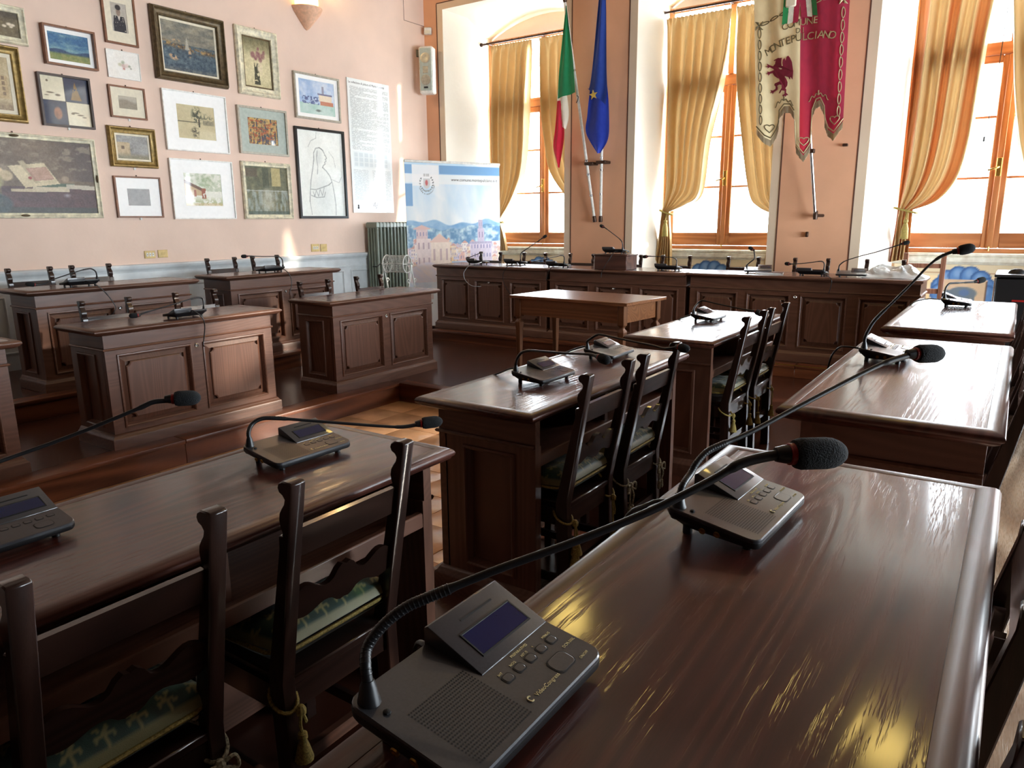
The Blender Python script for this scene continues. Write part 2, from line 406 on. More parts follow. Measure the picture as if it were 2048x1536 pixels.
PATHS = {
'R0A': [(-0.475,0.437,0.945),(-0.483,0.442,0.969),(-0.485,0.45,0.992),(-0.477,0.465,1.011),(-0.463,0.483,1.026),(-0.446,0.501,1.035),(-0.396,0.552,1.058),(-0.341,0.607,1.08),(-0.285,0.664,1.106),(-0.24,0.712,1.133),(-0.217,0.737,1.149),(-0.193,0.759,1.156),(-0.176,0.774,1.157),(-0.122,0.82,1.156)],
'R0B': [(-0.404,1.078,0.945),(-0.405,1.096,0.969),(-0.407,1.109,0.99),(-0.403,1.124,1.005),(-0.393,1.145,1.021),(-0.377,1.169,1.03),(-0.344,1.216,1.045),(-0.302,1.279,1.071),(-0.258,1.343,1.098),(-0.199,1.427,1.133),(-0.172,1.463,1.146),(-0.153,1.487,1.152),(-0.138,1.506,1.156),(-0.082,1.568,1.153)],
'R1A': [(-0.424,2.845,0.945),(-0.421,2.843,0.985),(-0.412,2.845,1.015),(-0.394,2.851,1.051),(-0.349,2.866,1.11),(-0.293,2.885,1.184),(-0.258,2.896,1.233),(-0.228,2.905,1.265),(-0.194,2.915,1.284),(-0.175,2.92,1.289),(-0.127,2.932,1.301)],
'R2A': [(-0.334,4.868,0.947),(-0.334,4.878,0.981),(-0.328,4.888,1.005),(-0.319,4.9,1.023),(-0.305,4.911,1.03),(-0.248,4.952,1.033),(-0.2,4.986,1.036),(-0.186,4.997,1.04),(-0.153,5.023,1.05)],
'M0A': [(-1.709,0.527,0.845),(-1.727,0.53,0.867),(-1.728,0.542,0.885),(-1.716,0.567,0.901),(-1.702,0.59,0.91),(-1.637,0.696,0.956),(-1.59,0.769,0.985),(-1.556,0.821,1.007),(-1.541,0.843,1.017),(-1.522,0.868,1.018),(-1.517,0.874,1.021),(-1.48,0.918,1.02)],
'M0B': [(-1.624,1.133,0.825),(-1.639,1.143,0.856),(-1.64,1.156,0.875),(-1.631,1.175,0.887),(-1.61,1.201,0.888),(-1.552,1.27,0.874),(-1.437,1.404,0.845),(-1.389,1.46,0.835),(-1.362,1.493,0.837),(-1.352,1.506,0.84),(-1.307,1.562,0.842)],
'M1A': [(-1.582,2.328,0.825),(-1.568,2.313,0.856),(-1.554,2.299,0.884),(-1.527,2.29,0.91),(-1.486,2.283,0.922),(-1.423,2.268,0.927),(-1.3,2.237,0.936),(-1.194,2.206,0.948),(-1.158,2.193,0.946),(-1.141,2.186,0.945),(-1.097,2.168,0.94)],
'M1B': [(-1.596,2.929,0.825),(-1.587,2.918,0.851),(-1.564,2.911,0.877),(-1.531,2.906,0.896),(-1.498,2.901,0.899),(-1.364,2.872,0.89),(-1.235,2.841,0.884),(-1.169,2.822,0.879),(-1.121,2.81,0.89),(-1.102,2.805,0.894),(-1.07,2.795,0.892)],
'M2A': [(-1.665,4.49,0.825),(-1.659,4.48,0.855),(-1.647,4.474,0.88),(-1.625,4.472,0.899),(-1.596,4.471,0.901),(-1.5,4.459,0.886),(-1.355,4.44,0.868),(-1.278,4.429,0.861),(-1.268,4.427,0.859),(-1.224,4.417,0.846)],
'LA': [(-4.62,2.963,0.842),(-4.629,2.966,0.886),(-4.634,2.954,0.902),(-4.642,2.918,0.905),(-4.653,2.866,0.894),(-4.688,2.713,0.859),(-4.716,2.596,0.833),(-4.726,2.557,0.82),(-4.727,2.551,0.819),(-4.74,2.498,0.819)],
'LBKA': [(-6.02,2.958,0.999),(-6.026,2.952,1.036),(-6.032,2.933,1.06),(-6.037,2.901,1.062),(-6.049,2.834,1.048),(-6.08,2.669,0.998),(-6.095,2.595,0.967),(-6.104,2.544,0.962),(-6.106,2.538,0.963),(-6.12,2.467,0.975)],
'LBKB': [(-6.02,4.764,1.002),(-6.03,4.763,1.044),(-6.038,4.745,1.074),(-6.05,4.69,1.083),(-6.074,4.579,1.087),(-6.106,4.436,1.096),(-6.11,4.416,1.094),(-6.12,4.373,1.094)],
'H1': [(-5.301,7.1,0.968),(-5.326,7.129,1.002),(-5.343,7.148,1.024),(-5.391,7.168,1.022),(-5.515,7.223,0.994),(-5.638,7.277,0.961),(-5.692,7.3,0.951)],
'H2': [(-4.815,7.2,0.956),(-4.823,7.214,1.013),(-4.814,7.221,1.039),(-4.784,7.23,1.062),(-4.684,7.258,1.128),(-4.563,7.293,1.211),(-4.54,7.3,1.225)],
'H3': [(-4.12,7.02,0.958),(-4.139,7.052,1.01),(-4.175,7.069,1.025),(-4.267,7.105,1.011),(-4.465,7.181,0.976),(-4.653,7.251,0.942),(-4.716,7.274,0.932),(-4.789,7.3,0.923)],
'H4': [(-3.417,7.02,1.103),(-3.432,7.049,1.148),(-3.449,7.069,1.178),(-3.499,7.099,1.213),(-3.627,7.165,1.276),(-3.725,7.214,1.322),(-3.749,7.225,1.33),(-3.805,7.25,1.349)],
'H5': [(-2.832,7.05,0.942),(-2.851,7.09,1.004),(-2.898,7.115,1.025),(-3.039,7.18,1.029),(-3.228,7.264,1.027),(-3.254,7.275,1.023),(-3.311,7.3,1.016)],
'H6': [(-2.109,7.22,0.938),(-2.112,7.228,0.99),(-2.114,7.233,1.028),(-2.122,7.242,1.084),(-2.126,7.244,1.098),(-2.137,7.246,1.11),(-2.163,7.25,1.124)],
'H7': [(-1.427,7.0,0.956),(-1.438,7.033,1.007),(-1.467,7.052,1.024),(-1.564,7.107,1.009),(-1.663,7.162,0.994),(-1.766,7.217,0.984),(-1.781,7.225,0.984),(-1.829,7.25,0.986)],
'H8': [(-1.31,7.0,0.95),(-1.303,7.0,0.981),(-1.293,7.0,1.005),(-1.247,7.0,1.039),(-1.122,7.0,1.084),(-1.03,7.0,1.111),(-0.896,7.0,1.159),(-0.834,7.0,1.183),(-0.82,7.0,1.189),(-0.772,7.0,1.202)],
}
# ================================================================== ROOM
ID3 = lambda x, y, z: (x, y, z)
XL, XR, YB, YW, ZC = -7.2, 4.4, -3.6, 8.4, 4.95
WELL = -0.165
# floor of the sunken middle with its tiles
fl = MB().box(-4.6, -1.7, YB, 4.9, WELL-0.1, WELL-0.012).build('floor', GROUT, smooth=False); struct(fl)
tme = MB().rectloft(-0.162, 0.162, -0.162, 0.162, [(0, -0.012), (0, -0.002), (0.004, 0.0)], cap0=False).mesh('tile', TILE)
for i in range(8):
    for j in range(14):
        t = link('tile', tme, fl)
        t.location = (-4.30+i*0.328, 4.54-j*0.328, WELL + random.uniform(-0.0012, 0.0012)); t.rotation_euler = (random.uniform(-.002, .002), random.uniform(-.002, .002), 0)
b = MB()
b.box(XL, -4.46, YB, 9.3, WELL-0.1, 0); b.box(-4.46, -1.86, 4.70, 9.3, WELL-0.1, 0); b.box(-1.86, XR, YB, 9.3, WELL-0.1, 0)
struct(b.build('floor_platform', FLOOR, smooth=False))
def step_edge(name, x0, x1, y0, y1, z0, z1, side, mt):
    """board riser with a rounded nosing; side = +x or -y"""
    r = link(name, None); struct(r)
    if side == 'x':
        n = max(1, int(round((y1-y0)/2.1))); d = (y1-y0)/n
        for k in range(n):
            MB().box(x0, x0+0.02, y0+k*d+0.001, y0+(k+1)*d-0.001, z0, z1-0.025).build('riser_board', mt, r, bevel=0.002)
            MB().box(x0-0.14, x0+0.035, y0+k*d+0.001, y0+(k+1)*d-0.001, z1-0.026, z1+0.004).build('nosing', mt, r, bevel=0.01, segs=2)
    else:
        n = max(1, int(round((x1-x0)/2.1))); d = (x1-x0)/n
        for k in range(n):
            MB().box(x0+k*d+0.001, x0+(k+1)*d-0.001, y0-0.02, y0, z0, z1-0.025).build('riser_board', mt, r, bevel=0.002)
            MB().box(x0+k*d+0.001, x0+(k+1)*d-0.001, y0-0.035, y0+0.10, z1-0.026, z1+0.004).build('nosing', mt, r, bevel=0.01, segs=2)
    return r
step_edge('trim_1', -4.46, 0, YB, 4.68, WELL, 0.0, 'x', STEP_Y)
step_edge('trim_2', -4.46, -1.86, 4.70, 0, WELL, 0.0, 'y', STEP_X)
ZB = 0.155
struct(MB().box(XL, -5.83, YB, 5.75, 0, ZB-0.002).build('floor_back_step', FLOOR, smooth=False))
step_edge('trim_3', -5.83, 0, YB, 5.75, 0, ZB, 'x', STEP_Y)
ZR = 0.12
struct(MB().box(-0.56, XR, YB, 6.2, 0, ZR).build('floor_right_step', RFLOOR, smooth=False))
ZH = 0.115
struct(MB().box(-5.85, 0.6, 6.76, YW, 0, ZH-0.002).build('floor_head_step', FLOOR, smooth=False))
step_edge('trim_4', -5.85, 0.6, 6.76, 0, 0, ZH, 'y', STEP_X)
struct(MB().box(-2.66, -0.6, 6.722, 6.728, ZH-0.004, ZH+0.005).build('trim_5', BRASS))

# ceiling, left, right and rear walls
struct(MB().box(XL-.2, XR+.2, YB-.2, 9.4, ZC, ZC+.15).build('ceiling', CEIL, smooth=False))
wl_ = struct(MB().box(XL-.2, XL, YB-.2, 9.4, -.3, ZC).build('wall_left', PEACH, smooth=False))
MB().box(XL, XL+.004, 7.98, 8.39, 4.05, 4.054).box(XL, XL+.004, 7.98, 7.984, 4.05, 4.30).build('service_panel_seam', BROWNINK, wl_)
rw = MB()
rw.box(XR, XR+.2, YB, 2.6, -.3, ZC); rw.box(XR, XR+.2, 8.1, 9.4, -.3, ZC); rw.box(XR, XR+.2, 2.6, 8.1, -.3, .35); rw.box(XR, XR+.2, 2.6, 8.1, 2.35, ZC)
struct(rw.build('wall_right', PANEL, smooth=False))
struct(MB().box(XL-.2, XR+.2, YB-.2, YB, -.3, ZC).build('wall_rear', PANEL, smooth=False))
# painted dado and chair rail on the left wall
d = MB().box(XL, XL+.012, YB, YW, 0, 0.955)
d.box(XL, XL+.03, YB, YW, 0.84, 0.856); d.box(XL, XL+.03, YB, YW, 0.30, 0.316)
struct(d.build('wall_left_dado', MARBLE, bevel=0.003))
prof = [(0, .935), (.018, .94), (.022, .955), (.034, .965), (.046, .982), (.05, 1.0), (.042, 1.012), (0, 1.016)]
struct(MB().prism(prof, YB, YW, lambda a, bb, c: (XL+a, c, bb)).build('trim_6', MARBLE))
nr = 14
for k in range(nr):   # dado fields
    y0 = -2.6+k*0.78
    MB().rectloft(y0, y0+.66, .36, .80, [(0, .012), (0, .02), (.012, .024), (.024, .014)], T=lambda a, bb, c: (XL+c, a, bb), cap1=False).build('dado_moulding', MARBLE, bpy.data.objects['wall_left_dado'])

# window wall: splayed piers, header, parapets
OPEN = [(-6.87, -4.93, -6.60, -4.76), (-3.96, -2.33, -3.86, -2.28), (-1.38, 0.74, -1.15, 0.60), (1.62, 3.82, 1.72, 3.68)]
wr = link('wall_back', None); struct(wr)
edges = [(XL-.1, XL-.1)] + []
piers = []
pl, pli = XL, XL
for (a, bq, ai, bi) in OPEN:
    piers.append((pl, a, pli, ai)); pl, pli = bq, bi
piers.append((pl, XR, pli, XR))
for (x0, x1, i0, i1) in piers:
    MB().prism([(x0, YW), (x1, YW), (i1, 9.02), (i1, 9.3), (i0, 9.3), (i0, 9.02)], -.3, ZC).build('pier', CREAM, wr, smooth=False)
    t0 = x0 if x0 <= XL+.01 else x0+.10; t1 = x1 if x1 >= XR-.01 else x1-.10
    MB().box(t0, t1, YW-.010, YW, 0, ZC).build('plaster_face', PEACH2, wr, smooth=False)
    for (q0, q1, ln) in ((x0, t0, t0), (t1, x1, t1)):
        if q1-q0 > .01:
            MB().box(q0, q1, YW-.008, YW, 0, 4.30).build('trim_band', TRIMC, wr, smooth=False)
            MB().box(ln-.006, ln+.006, YW-.013, YW, 0, 4.30).build('trim_line', BROWNINK, wr, smooth=False)
for (a, bq, ai, bi) in OPEN:
    MB().box(a, bq, YW-.008, YW+.004, 4.22, 4.30).build('trim_band', TRIMC, wr, smooth=False)
    MB().box(a-.1, bq+.1, YW-.012, YW+.004, 4.30, 4.312).build('trim_line', BROWNINK, wr, smooth=False)
    MB().box(a-.1, bq+.1, YW-.010, YW+.01, 4.312, ZC).build('plaster_face', PEACH2, wr, smooth=False)
    # soffit with a shallow segmental head
    rings = []
    n = 14
    for (yy, xa, xb, zz, rise) in ((YW, a, bq, 4.22, .0), (8.75, (a+ai)/2, (bq+bi)/2, 4.16, .06), (9.0, ai, bi, 3.92, .24), (9.3, ai, bi, 3.92, .24)):
        rings.append([(xa-.03+(xb-xa+.06)*k/n, yy, zz+rise*(1-(2*k/n-1)**2)) for k in range(n+1)])
    bb = MB(); bb.grid(rings); bb.grid([rings[0], [(p[0], YW, ZC) for p in rings[0]]])
    bb.build('soffit', CREAM, wr, recalc=False)
    # wall over the window head and parapet under the sill
    bb = MB(); top = [(p[0], 9.2, p[2]+.02) for p in rings[3]]
    bb.grid([[(p[0], 9.2, 3.86) for p in top], top]); bb.build('head_wall', CREAM, wr, recalc=False)
    MB().box(ai-.05, bi+.05, 9.06, 9.3, -.3, 1.0).build('parapet', STONE, wr, smooth=False)
    pr = [(0, .915), (-.012, .918), (-.016, .925), (-.03, .932), (-.034, .94), (-.05, .945), (-.055, .985), (-.04, 1.0), (.02, 1.0), (.02, .915)]
    MB().prism(pr, ai, bi, lambda p, q, c: (c, 9.06+p, q)).build('parapet_moulding', STONE, wr)
    MB().box(ai, bi, 9.0, 9.25, 1.0, 1.035).build('window_sill', STONE, wr, bevel=.008)

# windows
def window(n, ai, bi, zt=3.90):
    w = link('window_%d' % n, None); struct(w)
    Y0, Y1 = 9.10, 9.16; zb = 1.035; cx = (ai+bi)/2; tr = 3.02
    for x in (ai, bi-.06): MB().box(x, x+.06, Y0-.01, Y1+.02, zb, zt).build('jamb', WIN_Z, w, bevel=.006)
    MB().box(ai+.06, bi-.06, Y0-.01, Y1+.02, zb, zb+.045).build('frame_sill', WIN_X, w, bevel=.006)
    MB().box(ai+.06, bi-.06, Y0-.01, Y1+.02, tr-.06, tr+.06).build('transom', WIN_X, w, bevel=.01)
    MB().box(ai+.06, bi-.06, Y0-.01, Y1+.02, zt-.06, zt).build('frame_head', WIN_X, w, bevel=.006)
    for s, (xa, xb) in enumerate(((ai+.06, cx-.004), (cx+.004, bi-.06))):
        lf = link('casement', None, w)
        MB().box(xa, xa+.075, Y0, Y1, zb+.05, tr-.062).build('stile', WIN_Z, lf, bevel=.008)
        MB().box(xb-.075, xb, Y0, Y1, zb+.05, tr-.062).build('stile', WIN_Z, lf, bevel=.008)
        MB().box(xa+.075, xb-.075, Y0+.004, Y1, zb+.05, zb+.205).build('bottom_rail', WIN_X, lf, bevel=.006)
        MB().box(xa+.075, xb-.075, Y0+.004, Y1, tr-.135, tr-.062).build('top_rail', WIN_X, lf, bevel=.006)
        for z in (1.79, 2.38): MB().box(xa+.075, xb-.075, Y0+.01, Y1-.01, z-.012, z+.012).build('glazing_bar', WIN_X, lf, bevel=.004)
        for z0, z1 in ((zb+.205, 1.778), (1.802, 2.368), (2.392, tr-.135)):
            MB().box(xa+.070, xb-.070, 9.128, 9.132, z0-.004, z1+.004).build('pane', GLASS, lf, smooth=False)
        MB().box(xa+.06, xb-.06, 9.128, 9.132, tr+.06, zt-.06).build('fanlight_pane', GLASS, w, smooth=False)
    MB().box(cx-.035, cx+.035, Y0-.02, Y1, tr+.06, zt-.06).build('mullion', WIN_Z, w, bevel=.006)
    MB().box(cx-.030, cx+.030, Y0-.022, Y0, zb+.05, tr-.062).build('cover_strip', WIN_Z, w, bevel=.008)
    h = MB().box(cx-.022, cx+.022, Y0-.034, Y0-.022, 1.80, 1.98).build('handle_plate', BRASS, w, bevel=.004)
    MB().tube([(cx, Y0-.034, 1.89), (cx, Y0-.07, 1.89), (cx-.02, Y0-.078, 1.88), (cx-.09, Y0-.078, 1.86)], .009, 8).build('handle', BRASS, w)
    MB().tube([(cx, Y0-.03, 1.02+.04), (cx, Y0-.03, 1.10)], .009, 8).build('bolt', BRASS, w)
    return w
for k, (a, bq, ai, bi) in enumerate(OPEN): window(k+1, ai, bi)

# fresco under each window sill: coat of arms with a crest of blue feathers
def fresco_fn(seed, arms):
    def fn(u, v):
        n = fbm(u*14, v*10, seed, 5); n2 = fbm(u*3, v*3, seed+1)
        img = mix((250, 218, 160), (252, 236, 200), n)
        img = put(img, rec(u, v, 0, 1, .86, 1)*.6, (226, 214, 186))
        for a, bq in ((.06, .012), (.94, .012)): img = put(img, (np.abs(u-a) < bq)*.7, (170, 118, 74))
        img = put(img, ((np.abs(v-.90) < .012) | (np.abs(v-.06) < .012))*.6, (176, 124, 80))
        for ang in (-75, -45, -15, 15, 45, 75, -100, 100):
            a = R(ang); cx, cy = .5+.135*math.sin(a), .68+.19*math.cos(a)
            img = put(img, ell(u, v, cx, cy, .064, .125, .06), (66, 104, 160)); img = put(img, ell(u, v, cx, cy, .055, .112, .2)*(.75+.25*n), (104, 150, 206))
            img = put(img, ell(u, v, cx-.008, cy+.03, .03, .07, .6)*.6, (160, 192, 226))
        sh = ((np.abs(u-.5) < .135-.05*np.clip((.50-v)/.3, 0, 1)) & (v > .25) & (v < .825)).astype(float)
        img = put(img, sh, mix((222, 190, 150), (236, 206, 176), n))
        if arms:
            img = put(img, ell(u, v, .5, .655, .09, .085, .15), (120, 132, 142))
            for cx in (.44, .475, .53, .565): img = put(img, rec(u, v, cx-.012, cx+.012, .46, .64), (120, 132, 142))
            img = put(img, ell(u, v, .41, .64, .035, .06, .3), (120, 132, 142))
            img = put(img, ell(u, v, .385, .53, .012, .09, .3), (120, 100, 90))
            img = put(img, rec(u, v, .38, .62, .36, .45)*sh, (206, 92, 70))
            img = put(img, ell(u, v, .51, .66, .035, .045, .2), (104, 128, 168))
        edge = ((np.abs(np.abs(u-.5)-.135) < .006) & (v > .4) & (v < .80)).astype(float)
        img = put(img, edge, (120, 84, 60))
        img = mix(img, (232, 222, 204), np.clip((n2-.55)*3, 0, .6))
        return img
    return fn
for k, (a, bq, ai, bi) in enumerate(OPEN[:3]):
    h = link('fresco', None, wr); h.location = ((ai+bi)/2+(0.0, -.12, -.18)[k], 9.052, .485); h.rotation_euler = (R(90), 0, 0)
    canvas('fresco_painting', 1.55, .86, 110, 70, fresco_fn(k*3+1, k == 2), FRESCO, h)
# ================================================================== DESKS
def concave_poly(u0, u1, v0, v1, r, n=5):
    P = []
    for cx, cy, a0 in ((u0, v0, 90), (u1, v0, 180), (u1, v1, 270), (u0, v1, 0)):
        for k in range(n+1):
            a = R(a0-90*k/n); P.append((cx+r*math.cos(a), cy+r*math.sin(a)))
    return P
def panel_face(root, T, u0, u1, z0, z1, npan, mt, raised=True, stile=.07, mid=.085):
    """frame-and-panel face: T(u, v, d) -> xyz, d outward"""
    fr = MB(); dp = -.026
    fr.box(u0, u1, z0, z1, -.036, dp, T)
    fr.box(u0, u0+stile, z0, z1, dp, 0, T); fr.box(u1-stile, u1, z0, z1, dp, 0, T)
    fr.box(u0+stile, u1-stile, z0, z0+.045, dp, 0, T); fr.box(u0+stile, u1-stile, z1-.035, z1, dp, 0, T)
    w = (u1-u0-2*stile-mid*(npan-1))/npan; pans = []
    for k in range(npan):
        a = u0+stile+k*(w+mid)
        if k: fr.box(a-mid, a, z0+.045, z1-.035, dp, 0, T)
        pans.append((a, a+w))
    fr.build('panel_frame', mt, root, smooth=False)
    for a, bq in pans:
        p0, p1 = z0+.045, z1-.035
        mo = MB().rectloft(a, bq, p0, p1, [(0, 0), (.002, .008), (.009, .010), (.015, .006), (.018, -.004), (.022, -.010), (.024, dp)], T=T, cap1=False)
        mo.build('panel_moulding', mt, root)
        if raised:
            i = .055
            rp = MB(); A = concave_poly(a+i, bq-i, p0+i, p1-i, .028); B = concave_poly(a+i+.006, bq-i-.006, p0+i+.006, p1-i-.006, .028)
            n = len(A)
            rings = [[T(x, y, dp) for x, y in A], [T(x, y, -.004) for x, y in A], [T(x, y, 0.0) for x, y in B]]
            rp.loft(rings, False, True)
            # bevelled border between moulding and field
            rp.rectloft(a+.02, bq-.02, p0+.02, p1-.02, [(.002, dp+.001), (.0335, -.011), (.036, dp)], T=T, cap1=False)
            rp.build('raised_panel', WOOD_Z, root, ang=25)
def make_desk(name, label, L, D, loc, rotz, npan=2, Ht=.776, group='panelled council desks', grommet=True, head=False, edge=None):
    r = thing(name, label, 'desk', loc, rotz, group)
    x0, x1, y0, y1 = -D/2, D/2, -L/2, L/2
    MB().box(x0+.041, x1-.041, y0+.041, y1-.041, Ht-.03, Ht-.0005).build('tabletop', TOP_Y, r, bevel=.0012)
    em = [(.042, Ht-.034), (.042, Ht-.001), (.041, Ht), (.020, Ht), (.011, Ht-.002), (.004, Ht-.007), (0, Ht-.015), (.002, Ht-.022), (.008, Ht-.026), (.010, Ht-.031), (.022, Ht-.038), (.034, Ht-.043), (.060, Ht-.043), (.075, Ht-.036)]
    MB().rectloft(x0, x1, y0, y1, em, cap1=False).build('edge_moulding', edge or WOOD_Y, r, ang=50)
    bx0, bx1, by0, by1 = x0+.056, x1-.036, y0+.07, y1-.07
    if head: by0, by1 = y0+.02, y1-.02
    zf = Ht-.135; zp = .085
    Tf = lambda u, v, dd: (bx0-dd, u, v)
    fz = MB(); fz.box(by0, by1, zf, Ht-.034, -.03, 0, Tf); fz.build('frieze', WOOD_Y, r, smooth=False)
    for s in (0, 1):
        Te = (lambda u, v, dd: (u, by0-dd, v)) if s == 0 else (lambda u, v, dd: (u, by1+dd, v))
        MB().box(bx0+.03, bx1, zf, Ht-.034, -.03, 0, Te).build('end_frieze', WOOD_X, r, smooth=False)
        panel_face(r, Te, bx0+.03, bx1, zp, zf, 1, WOOD_Z, raised=False, stile=.085)
    panel_face(r, Tf, by0, by1, zp, zf, npan, WOOD_Y)
    # thin moulding under the frieze and the moulded plinth, on front and both ends
    mp = [(0, zf-.008), (-.008, zf-.006), (-.012, zf), (-.008, zf+.006), (0, zf+.008)]
    def skirt(prof):
        rings = [[(bx1, by0+o, z), (bx0+o, by0+o, z), (bx0+o, by1-o, z), (bx1, by1-o, z)] for o, z in prof]
        mb = MB(); mb.grid(rings); return mb
    skirt(mp).build('string_moulding', WOOD_Y, r)
    skirt([(.002, .10), (-.006, .096), (-.012, .086), (-.016, .078), (-.024, .072), (-.026, .066), (-.026, 0), (.002, 0)]).build('plinth', WOOD_Y, r)
    # inside: shelf, floor board and knee rail on the sitter's side
    MB().box(bx0+.03, bx1-.02, by0+.03, by1-.03, Ht-.20, Ht-.185).build('shelf', WOOD_Y, r, smooth=False)
    MB().box(bx1-.025, bx1-.002, by0+.03, by1-.03, Ht-.215, Ht-.17).build('shelf_rail', WOOD_Y, r, bevel=.004)
    MB().box(bx0+.03, bx0+.05, by0+.03, by1-.03, .02, zf).build('inner_board', WOOD_Y, r, smooth=False)
    if L > 1.2 and not head:
        MB().box(bx0+.05, bx1-.05, -.012, .012, Ht-.185, Ht-.04).build('shelf_divider', WOOD_Z, r, smooth=False)
    if grommet:
        g = MB().lathe([(.006, 0), (.015, 0), (.016, .004), (.012, .007), (.008, .005), (.006, .001)], (bx0, 0, zf-.055), 12, axis=(-1, 0, 0))
        g.build('cable_grommet', CHROME, r)
    return r
EDGE = wood('desk_edge_wood', 'y', (60,30,23), (74,39,30), (88,49,38), rough=0.32, bump=0.05, rings=20)
ML, MD = 1.39, .52
MX = -1.515
make_desk('council_desk', 'dark wooden desk at the lower left with two patterned cushioned chairs drawn up', ML, MD, (MX, .845, 0), 0, edge=EDGE)
make_desk('council_desk', 'desk in the centre of the picture with two open-back chairs tucked under', ML, MD, (MX, 2.64, 0), 0, edge=EDGE)
make_desk('council_desk', 'white-glaring desk behind the centre desk, right of the plain table', ML, MD, (MX, 4.375, 0), 0, edge=EDGE)
RX, RD, RL = -.243, .535, 1.49
make_desk('council_desk', 'red-brown foreground desk across the lower right, two microphone consoles on it', RL, RD, (RX, .875, ZR), 0, edge=EDGE)
make_desk('council_desk', 'glossy desk directly beyond the foreground desk, one microphone console on it', RL, RD, (RX, 2.775, ZR), 0, edge=EDGE)
make_desk('council_desk', 'farthest desk of the right-hand row, beside the black case', RL, RD, (RX, 4.595, ZR), 0, edge=EDGE)
LX = -4.80
make_desk('council_desk', 'cut-off panelled desk at the left edge of the picture, nearest of its row', 1.38, .52, (LX, 1.09, 0), PI)
make_desk('council_desk', 'panelled desk on the step front left, microphone cable running into its front', 1.38, .52, (LX, 2.862, 0), PI)
make_desk('council_desk', 'panelled desk without any console, near the corner of the sunken floor', 1.38, .52, (LX, 4.715, 0), PI)
make_desk('council_desk', 'desk against the left wall below the two yellow sockets', 1.38, .50, (-6.165, 3.085, ZB), PI)
make_desk('council_desk', 'desk at the left wall in front of the radiator, mostly hidden by a nearer desk', 1.38, .50, (-6.165, 4.735, ZB), PI)
HX = [(-5.90, -4.275), (-4.275, -2.66), (-2.66, -.62)]
HL = ['left section of the long head desk, below the printed banner', 'middle section of the long head desk, under the wooden box', 'right section of the long head desk, with the plastic bag on top']
for (a, bq), lb, k in zip(HX, HL, (3, 3, 4)):
    make_desk('head_desk', lb, bq-a-.012, .57, ((a+bq)/2, 7.165, ZH), PI/2, npan=k, Ht=.78, group='long head desk sections', head=True)

# ------------------------------------------------------------------ plain table
t = thing('wooden_table', 'plain brown table with turned legs standing in front of the head desk', 'table', (-3.07, 5.62, 0), R(-5.0))
MB().box(-.60, .60, -.33, .33, .735, .762).build('tabletop', TABLE_X, t, bevel=.004)
for nme, q in (('apron', (-.50, .50, -.29, -.268)), ('apron', (-.50, .50, .268, .29)), ('apron', (-.542, -.52, -.26, .26)), ('apron', (.52, .542, -.26, .26))):
    MB().box(q[0], q[1], q[2], q[3], .59, .735).build(nme, TABLE_X, t, smooth=False)
lg = MB()
rings = []
for s, z in ((.030, .735), (.030, .575), (.024, .570), (.016, .556), (.018, .545), (.029, .530), (.030, .515), (.024, .46), (.017, .05), (.016, .012), (.014, 0)):
    rings.append([(-s, -s, z), (s, -s, z), (s, s, z), (-s, s, z)])
lg.loft(rings, True, True); lme = lg.mesh('leg', TABLE_Z, bevel=.003)
for sx in (-1, 1):
    for sy in (-1, 1):
        o = link('leg', lme, t); o.location = (sx*.53, sy*.275, 0)

# ================================================================== CHAIRS
CW, CHH, SEAT = .355, .905, .43
def post_profile():
    # side view (y, z): y towards the sitter's front; back leg below, raked post above with a scrolled finial
    def back(z): return -.005 if z < SEAT else -.005-.085*(z-SEAT)/(CHH-SEAT)
    P = [(back(0)-.015, 0), (back(SEAT), SEAT)]
    H = CHH; yb = back(H)
    P += [(yb, H-.004), (yb+.006, H), (yb+.030, H), (yb+.042, H-.006), (yb+.046, H-.016), (yb+.042, H-.026), (yb+.032, H-.031), (yb+.027, H-.038)]
    P += [(yb+.030, H-.048), (yb+.038, H-.058), (yb+.046, H-.070), (yb+.049, H-.084), (yb+.047, H-.098), (yb+.042, H-.110), (yb+.042, H-.118), (yb+.054, H-.120), (yb+.056, H-.150)]
    P += [(back(SEAT)+.046, SEAT), (.041-.015, 0)]
    return P
PP = post_profile()
def yback(z): return -.005-.085*(z-SEAT)/(CHH-SEAT)
post_me = MB().prism(PP, -.018, .018, lambda a, bq, c: (c, a, bq)).mesh('back_post', CHAIR_Z, bevel=.0025)
leg_me = MB().box(-.017, .017, -.017, .017, 0, SEAT-.02).mesh('front_leg', CHAIR_Z, bevel=.002)
def slat(z0, z1, wavy):
    mb = MB(); hw = CW/2-.036; n = 24; lo = []; hi = []
    for k in range(n+1):
        u = -hw+2*hw*k/n; s = k/n
        w = 0
        if wavy:
            c = abs(s-.5)*2
            w = .016*math.cos(c*PI*2.5)*(1-c*.35) + (.008 if .06 < c < .22 else 0)
        lo.append((u, z0-(w*.6 if wavy else 0))); hi.append((u, z1+w))
    poly = lo+hi[::-1]
    def T(a, bq, c):
        return (a, yback(bq)+.012+c, bq)
    return mb.prism(poly, 0, .016, T)
toprail_me = slat(.725, .792, False).mesh('top_rail', CHAIR_X, smooth=False)
wavy_me = slat(.575, .635, True).mesh('scalloped_rail', CHAIR_X, ang=30)
seat_me = MB().box(-CW/2+.018, CW/2-.018, -.002, .37, SEAT-.022, SEAT).mesh('seat', CHAIR_X, bevel=.004)
apr_me = MB().box(-CW/2+.036, CW/2-.036, -.011, .011, SEAT-.085, SEAT-.022).mesh('seat_apron', CHAIR_X, smooth=False)
sap_me = MB().box(-.009, .009, .04, .335, SEAT-.085, SEAT-.022).mesh('side_apron', CHAIR_X, smooth=False)
